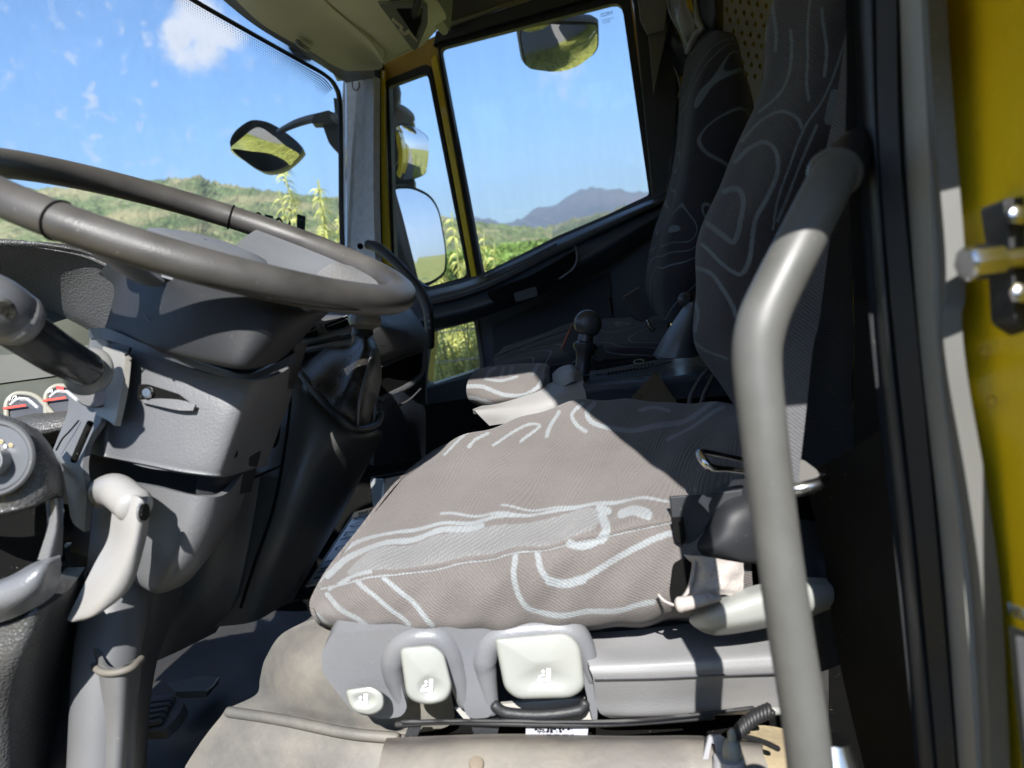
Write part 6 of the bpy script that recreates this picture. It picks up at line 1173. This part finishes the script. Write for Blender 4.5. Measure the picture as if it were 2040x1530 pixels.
slab('card_face', [(1258, 790), (1306, 741), (1312, 745), (1352, 806), (1300, 808), (1262, 797)], plane3((1258, 790, 1.24), (1306, 741, 1.26), (1352, 806, 1.22)), .003, mat('card_satin', (.05, .045, .038), .3), wl_, bev=.001)
stp = thing('strap_loop', 'thin black strap curving up between console and driver backrest', 'strap', P(1390, 780, 1.2))
tube('strap', [(1374, 815, 1.22), (1376, 790, 1.23), (1392, 760, 1.24), (1412, 735, 1.25), (1425, 740, 1.24), (1405, 780, 1.22), (1395, 812, 1.21)], .004, mat('strap_sheen', (.06, .06, .065), .35), stp, n=50, seg=8)
# ================================================================== PASSENGER SEATS
ps = thing('passenger_seat', 'dark swirl patterned passenger seat in the middle, its backrest seen edge on', 'seat', P(1350, 640, 1.7))
patch('seat_cushion', [[(1005, 690, 1.95), (1080, 665, 1.95), (1150, 640, 1.95), (1250, 632, 1.95), (1330, 630, 1.92)], [(985, 712, 1.80), (1060, 692, 1.78), (1150, 668, 1.76), (1250, 655, 1.75), (1330, 650, 1.74)], [(985, 728, 1.68), (1060, 715, 1.64), (1150, 698, 1.62), (1250, 685, 1.60), (1340, 680, 1.60)], [(1000, 745, 1.64), (1060, 735, 1.60), (1150, 722, 1.58), (1250, 712, 1.57), (1340, 708, 1.57)]], FABP, ps, thick=.01, nu=50, nv=40)
tube('cushion_belt', [(990, 708, 1.74), (1060, 680, 1.74), (1135, 655, 1.74), (1165, 645, 1.75)], .010, mat('belt_dark', (.06, .062, .07), .6), ps, n=30, seg=8, flat=.3)
patch('backrest', [[(1396, 62, 1.72), (1410, 60, 1.66), (1440, 62, 1.60), (1462, 68, 1.62), (1472, 90, 1.75)], [(1370, 105, 1.74), (1384, 105, 1.66), (1420, 100, 1.57), (1470, 105, 1.57), (1480, 130, 1.72)], [(1354, 190, 1.74), (1366, 190, 1.66), (1395, 190, 1.56), (1478, 190, 1.55), (1500, 200, 1.70)],
                   [(1348, 280, 1.74), (1358, 280, 1.66), (1382, 290, 1.56), (1470, 290, 1.54), (1510, 290, 1.68)], [(1330, 380, 1.73), (1342, 380, 1.65), (1368, 385, 1.56), (1440, 390, 1.54), (1500, 390, 1.68)], [(1300, 470, 1.72), (1314, 470, 1.64), (1340, 475, 1.56), (1410, 480, 1.53), (1480, 480, 1.68)],
                   [(1286, 560, 1.72), (1298, 560, 1.64), (1325, 565, 1.55), (1390, 570, 1.53), (1470, 570, 1.68)], [(1294, 610, 1.72), (1305, 620, 1.65), (1328, 640, 1.58), (1380, 660, 1.56), (1450, 670, 1.68)]], FABP, ps, thick=.012, nu=60, nv=120)
patch('headrest', [[(1372, -60, 1.72), (1390, -60, 1.64), (1420, -60, 1.60), (1440, -60, 1.66)], [(1378, 0, 1.70), (1396, 0, 1.63), (1425, 0, 1.58), (1441, 0, 1.64)], [(1392, 40, 1.70), (1400, 42, 1.64), (1425, 44, 1.60), (1441, 42, 1.64)], [(1402, 60, 1.70), (1410, 64, 1.66), (1425, 66, 1.64), (1440, 62, 1.66)]], BLK, ps, thick=.01, nu=20, nv=20)
ps2 = thing('outer_passenger_seat', 'farthest seat backrest, a narrow strip of swirl cloth by the passenger door', 'seat', P(1330, 400, 1.95))
patch('backrest', [[(1340, 190, 1.98), (1350, 195, 1.92), (1362, 200, 1.88)], [(1331, 230, 1.98), (1342, 235, 1.91), (1355, 240, 1.88)], [(1326, 300, 1.98), (1338, 300, 1.90), (1352, 300, 1.88)], [(1320, 370, 1.98), (1332, 375, 1.90), (1345, 380, 1.88)], [(1316, 440, 1.98), (1322, 450, 1.92), (1330, 460, 1.88)]], FABP, ps2, thick=.03, nu=20, nv=60)
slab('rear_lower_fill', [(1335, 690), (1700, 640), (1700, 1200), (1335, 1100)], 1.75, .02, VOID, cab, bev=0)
# curved head rest shells
SHELL = mat('shell_grey', (.20, .205, .19), .35, var=.05)
hr = []
def shellp(owner, rows): return patch('headrest_shell', rows, SHELL, owner, thick=.012, nu=20, nv=60)
shellp(ps, [[(1331, -60, 1.74), (1360, -60, 1.66), (1372, -60, 1.64)], [(1331, 0, 1.74), (1350, 5, 1.66), (1366, 0, 1.65)], [(1338, 35, 1.74), (1352, 40, 1.67), (1378, 30, 1.65)], [(1352, 65, 1.73), (1362, 72, 1.68), (1384, 55, 1.66)], [(1364, 88, 1.73), (1368, 92, 1.70), (1374, 82, 1.68)], [(1369, 103, 1.73), (1370, 104, 1.71), (1372, 102, 1.70)]])
tube('shell_rim', [(1331, -30, 1.73), (1331, 8, 1.73), (1340, 38, 1.73), (1356, 66, 1.72), (1366, 90, 1.71), (1370, 104, 1.70), (1376, 88, 1.69), (1388, 66, 1.67), (1402, 56, 1.65)], [.0025, .0025, .003, .003, .005, .006, .009, .010, .006], SHELL, ps, n=60, seg=8)
tube('shell_rim', [(1380, -40, 1.66), (1386, 10, 1.65), (1390, 40, 1.65), (1400, 58, 1.64)], [.004, .005, .009, .006], SHELL, ps, n=30, seg=8)
h2 = thing('head_rest_shell', 'dark S curved head rest shell just behind the foremost one', 'head rest', P(1335, 100, 1.85), 'curved head rests along the rear wall')
patch('shell_back', [[(1325, 30, 1.88), (1340, 35, 1.82), (1352, 70, 1.80)], [(1318, 70, 1.88), (1335, 75, 1.81), (1362, 90, 1.79)], [(1321, 100, 1.88), (1338, 105, 1.82), (1366, 105, 1.80)], [(1336, 125, 1.88), (1348, 130, 1.84), (1364, 130, 1.82)], [(1350, 150, 1.88), (1353, 152, 1.86), (1357, 148, 1.84)]], BLK, h2, thick=.012, nu=16, nv=50)
tube('shell_edge', [(1326, 28, 1.87), (1319, 60, 1.87), (1320, 95, 1.87), (1334, 122, 1.87), (1346, 140, 1.86), (1353, 162, 1.85), (1356, 180, 1.84), (1350, 196, 1.83)], [.0015, .002, .0025, .0025, .0025, .003, .0035, .002], SHELL, h2, n=50, seg=8)
h3 = thing('head_rest_shell', 'farthest S curved head rest shell nearest the passenger door', 'head rest', P(1325, 150, 1.95), 'curved head rests along the rear wall')
patch('shell_back', [[(1318, 90, 1.98), (1326, 95, 1.92), (1336, 120, 1.90)], [(1313, 120, 1.98), (1325, 125, 1.91), (1344, 130, 1.90)], [(1316, 148, 1.98), (1326, 150, 1.92), (1346, 150, 1.90)], [(1330, 172, 1.98), (1336, 175, 1.94), (1346, 175, 1.92)], [(1342, 198, 1.98), (1344, 198, 1.96), (1347, 194, 1.94)]], mat('shell_olive', (.14, .14, .10), .4), h3, thick=.012, nu=16, nv=50)
tube('shell_edge', [(1319, 92, 1.97), (1313, 118, 1.97), (1316, 148, 1.97), (1330, 172, 1.97), (1341, 192, 1.96), (1346, 202, 1.95), (1352, 184, 1.93)], [.0015, .002, .0025, .0025, .003, .004, .004], SHELL, h3, n=40, seg=8)
# perforated rear panel
pf = thing('perforated_panel', 'pale rear panel with rows of dark diamond holes above the seats', 'panel', P(1500, 60, 1.9))
pfp = plane3((1440, 0, 1.85), (1540, 0, 1.80), (1500, 250, 1.90))
holes = []
for i in range(-1, 9):
    for j in range(6):
        x, y = 1452+j*17+(i % 2)*8-2*i, -20+i*20+j*3
        if 1446 < x < 1550: holes.append([(x, y-7), (x+4, y-1), (x+1, y+7), (x-4, y+1)])
slab('panel_sheet', [(1436, -60), (1570, -60), (1570, 260), (1470, 260), (1455, 100), (1436, 40)], pfp, .006, mat('panel_beige', (.42, .40, .33), .5), pf, holes=holes, bev=0)
slab('panel_shadow_backing', [(1420, -80), (1600, -80), (1600, 420), (1470, 420), (1430, 60)], pfp, .01, VOID, pf, bev=0, off=-.08)
# pillar top latch on the far side
slab('far_upper_trim', [(1262, -60), (1335, -60), (1325, 60), (1290, 70), (1275, 40)], planeax(1, 1.97), .01, mat('upper_trim', (.14, .14, .12), .6), cab, bev=.003)
lathe('belt_guide', P(1308, 40, 2.02), -fw, [(0, .025), (.012, .024), (.02, .018), (.022, .008)], BLK, cab)
# ================================================================== HAZE
hzb = mesh('haze', [(x, y, z) for x in (-7500, 7500) for y in (-2500, 7500) for z in (-1, 620)], [(0, 1, 3, 2), (4, 6, 7, 5), (0, 4, 5, 1), (2, 3, 7, 6), (0, 2, 6, 4), (1, 5, 7, 3)], None, smooth=False)
hm = bpy.data.materials.new('haze'); hm.use_nodes = True; n = hm.node_tree.nodes; n.remove(n['Principled BSDF'])
pv = n.new('ShaderNodeVolumePrincipled'); pv.inputs['Color'].default_value = (.80, .88, 1, 1); pv.inputs['Density'].default_value = .0002; pv.inputs['Anisotropy'].default_value = .3
hm.node_tree.links.new(pv.outputs[0], n['Material Output'].inputs['Volume']); hzb.data.materials.append(hm); tag(hzb, kind='stuff')
hzb['label'] = 'thin pale haze lying over the valley'; hzb['category'] = 'haze'
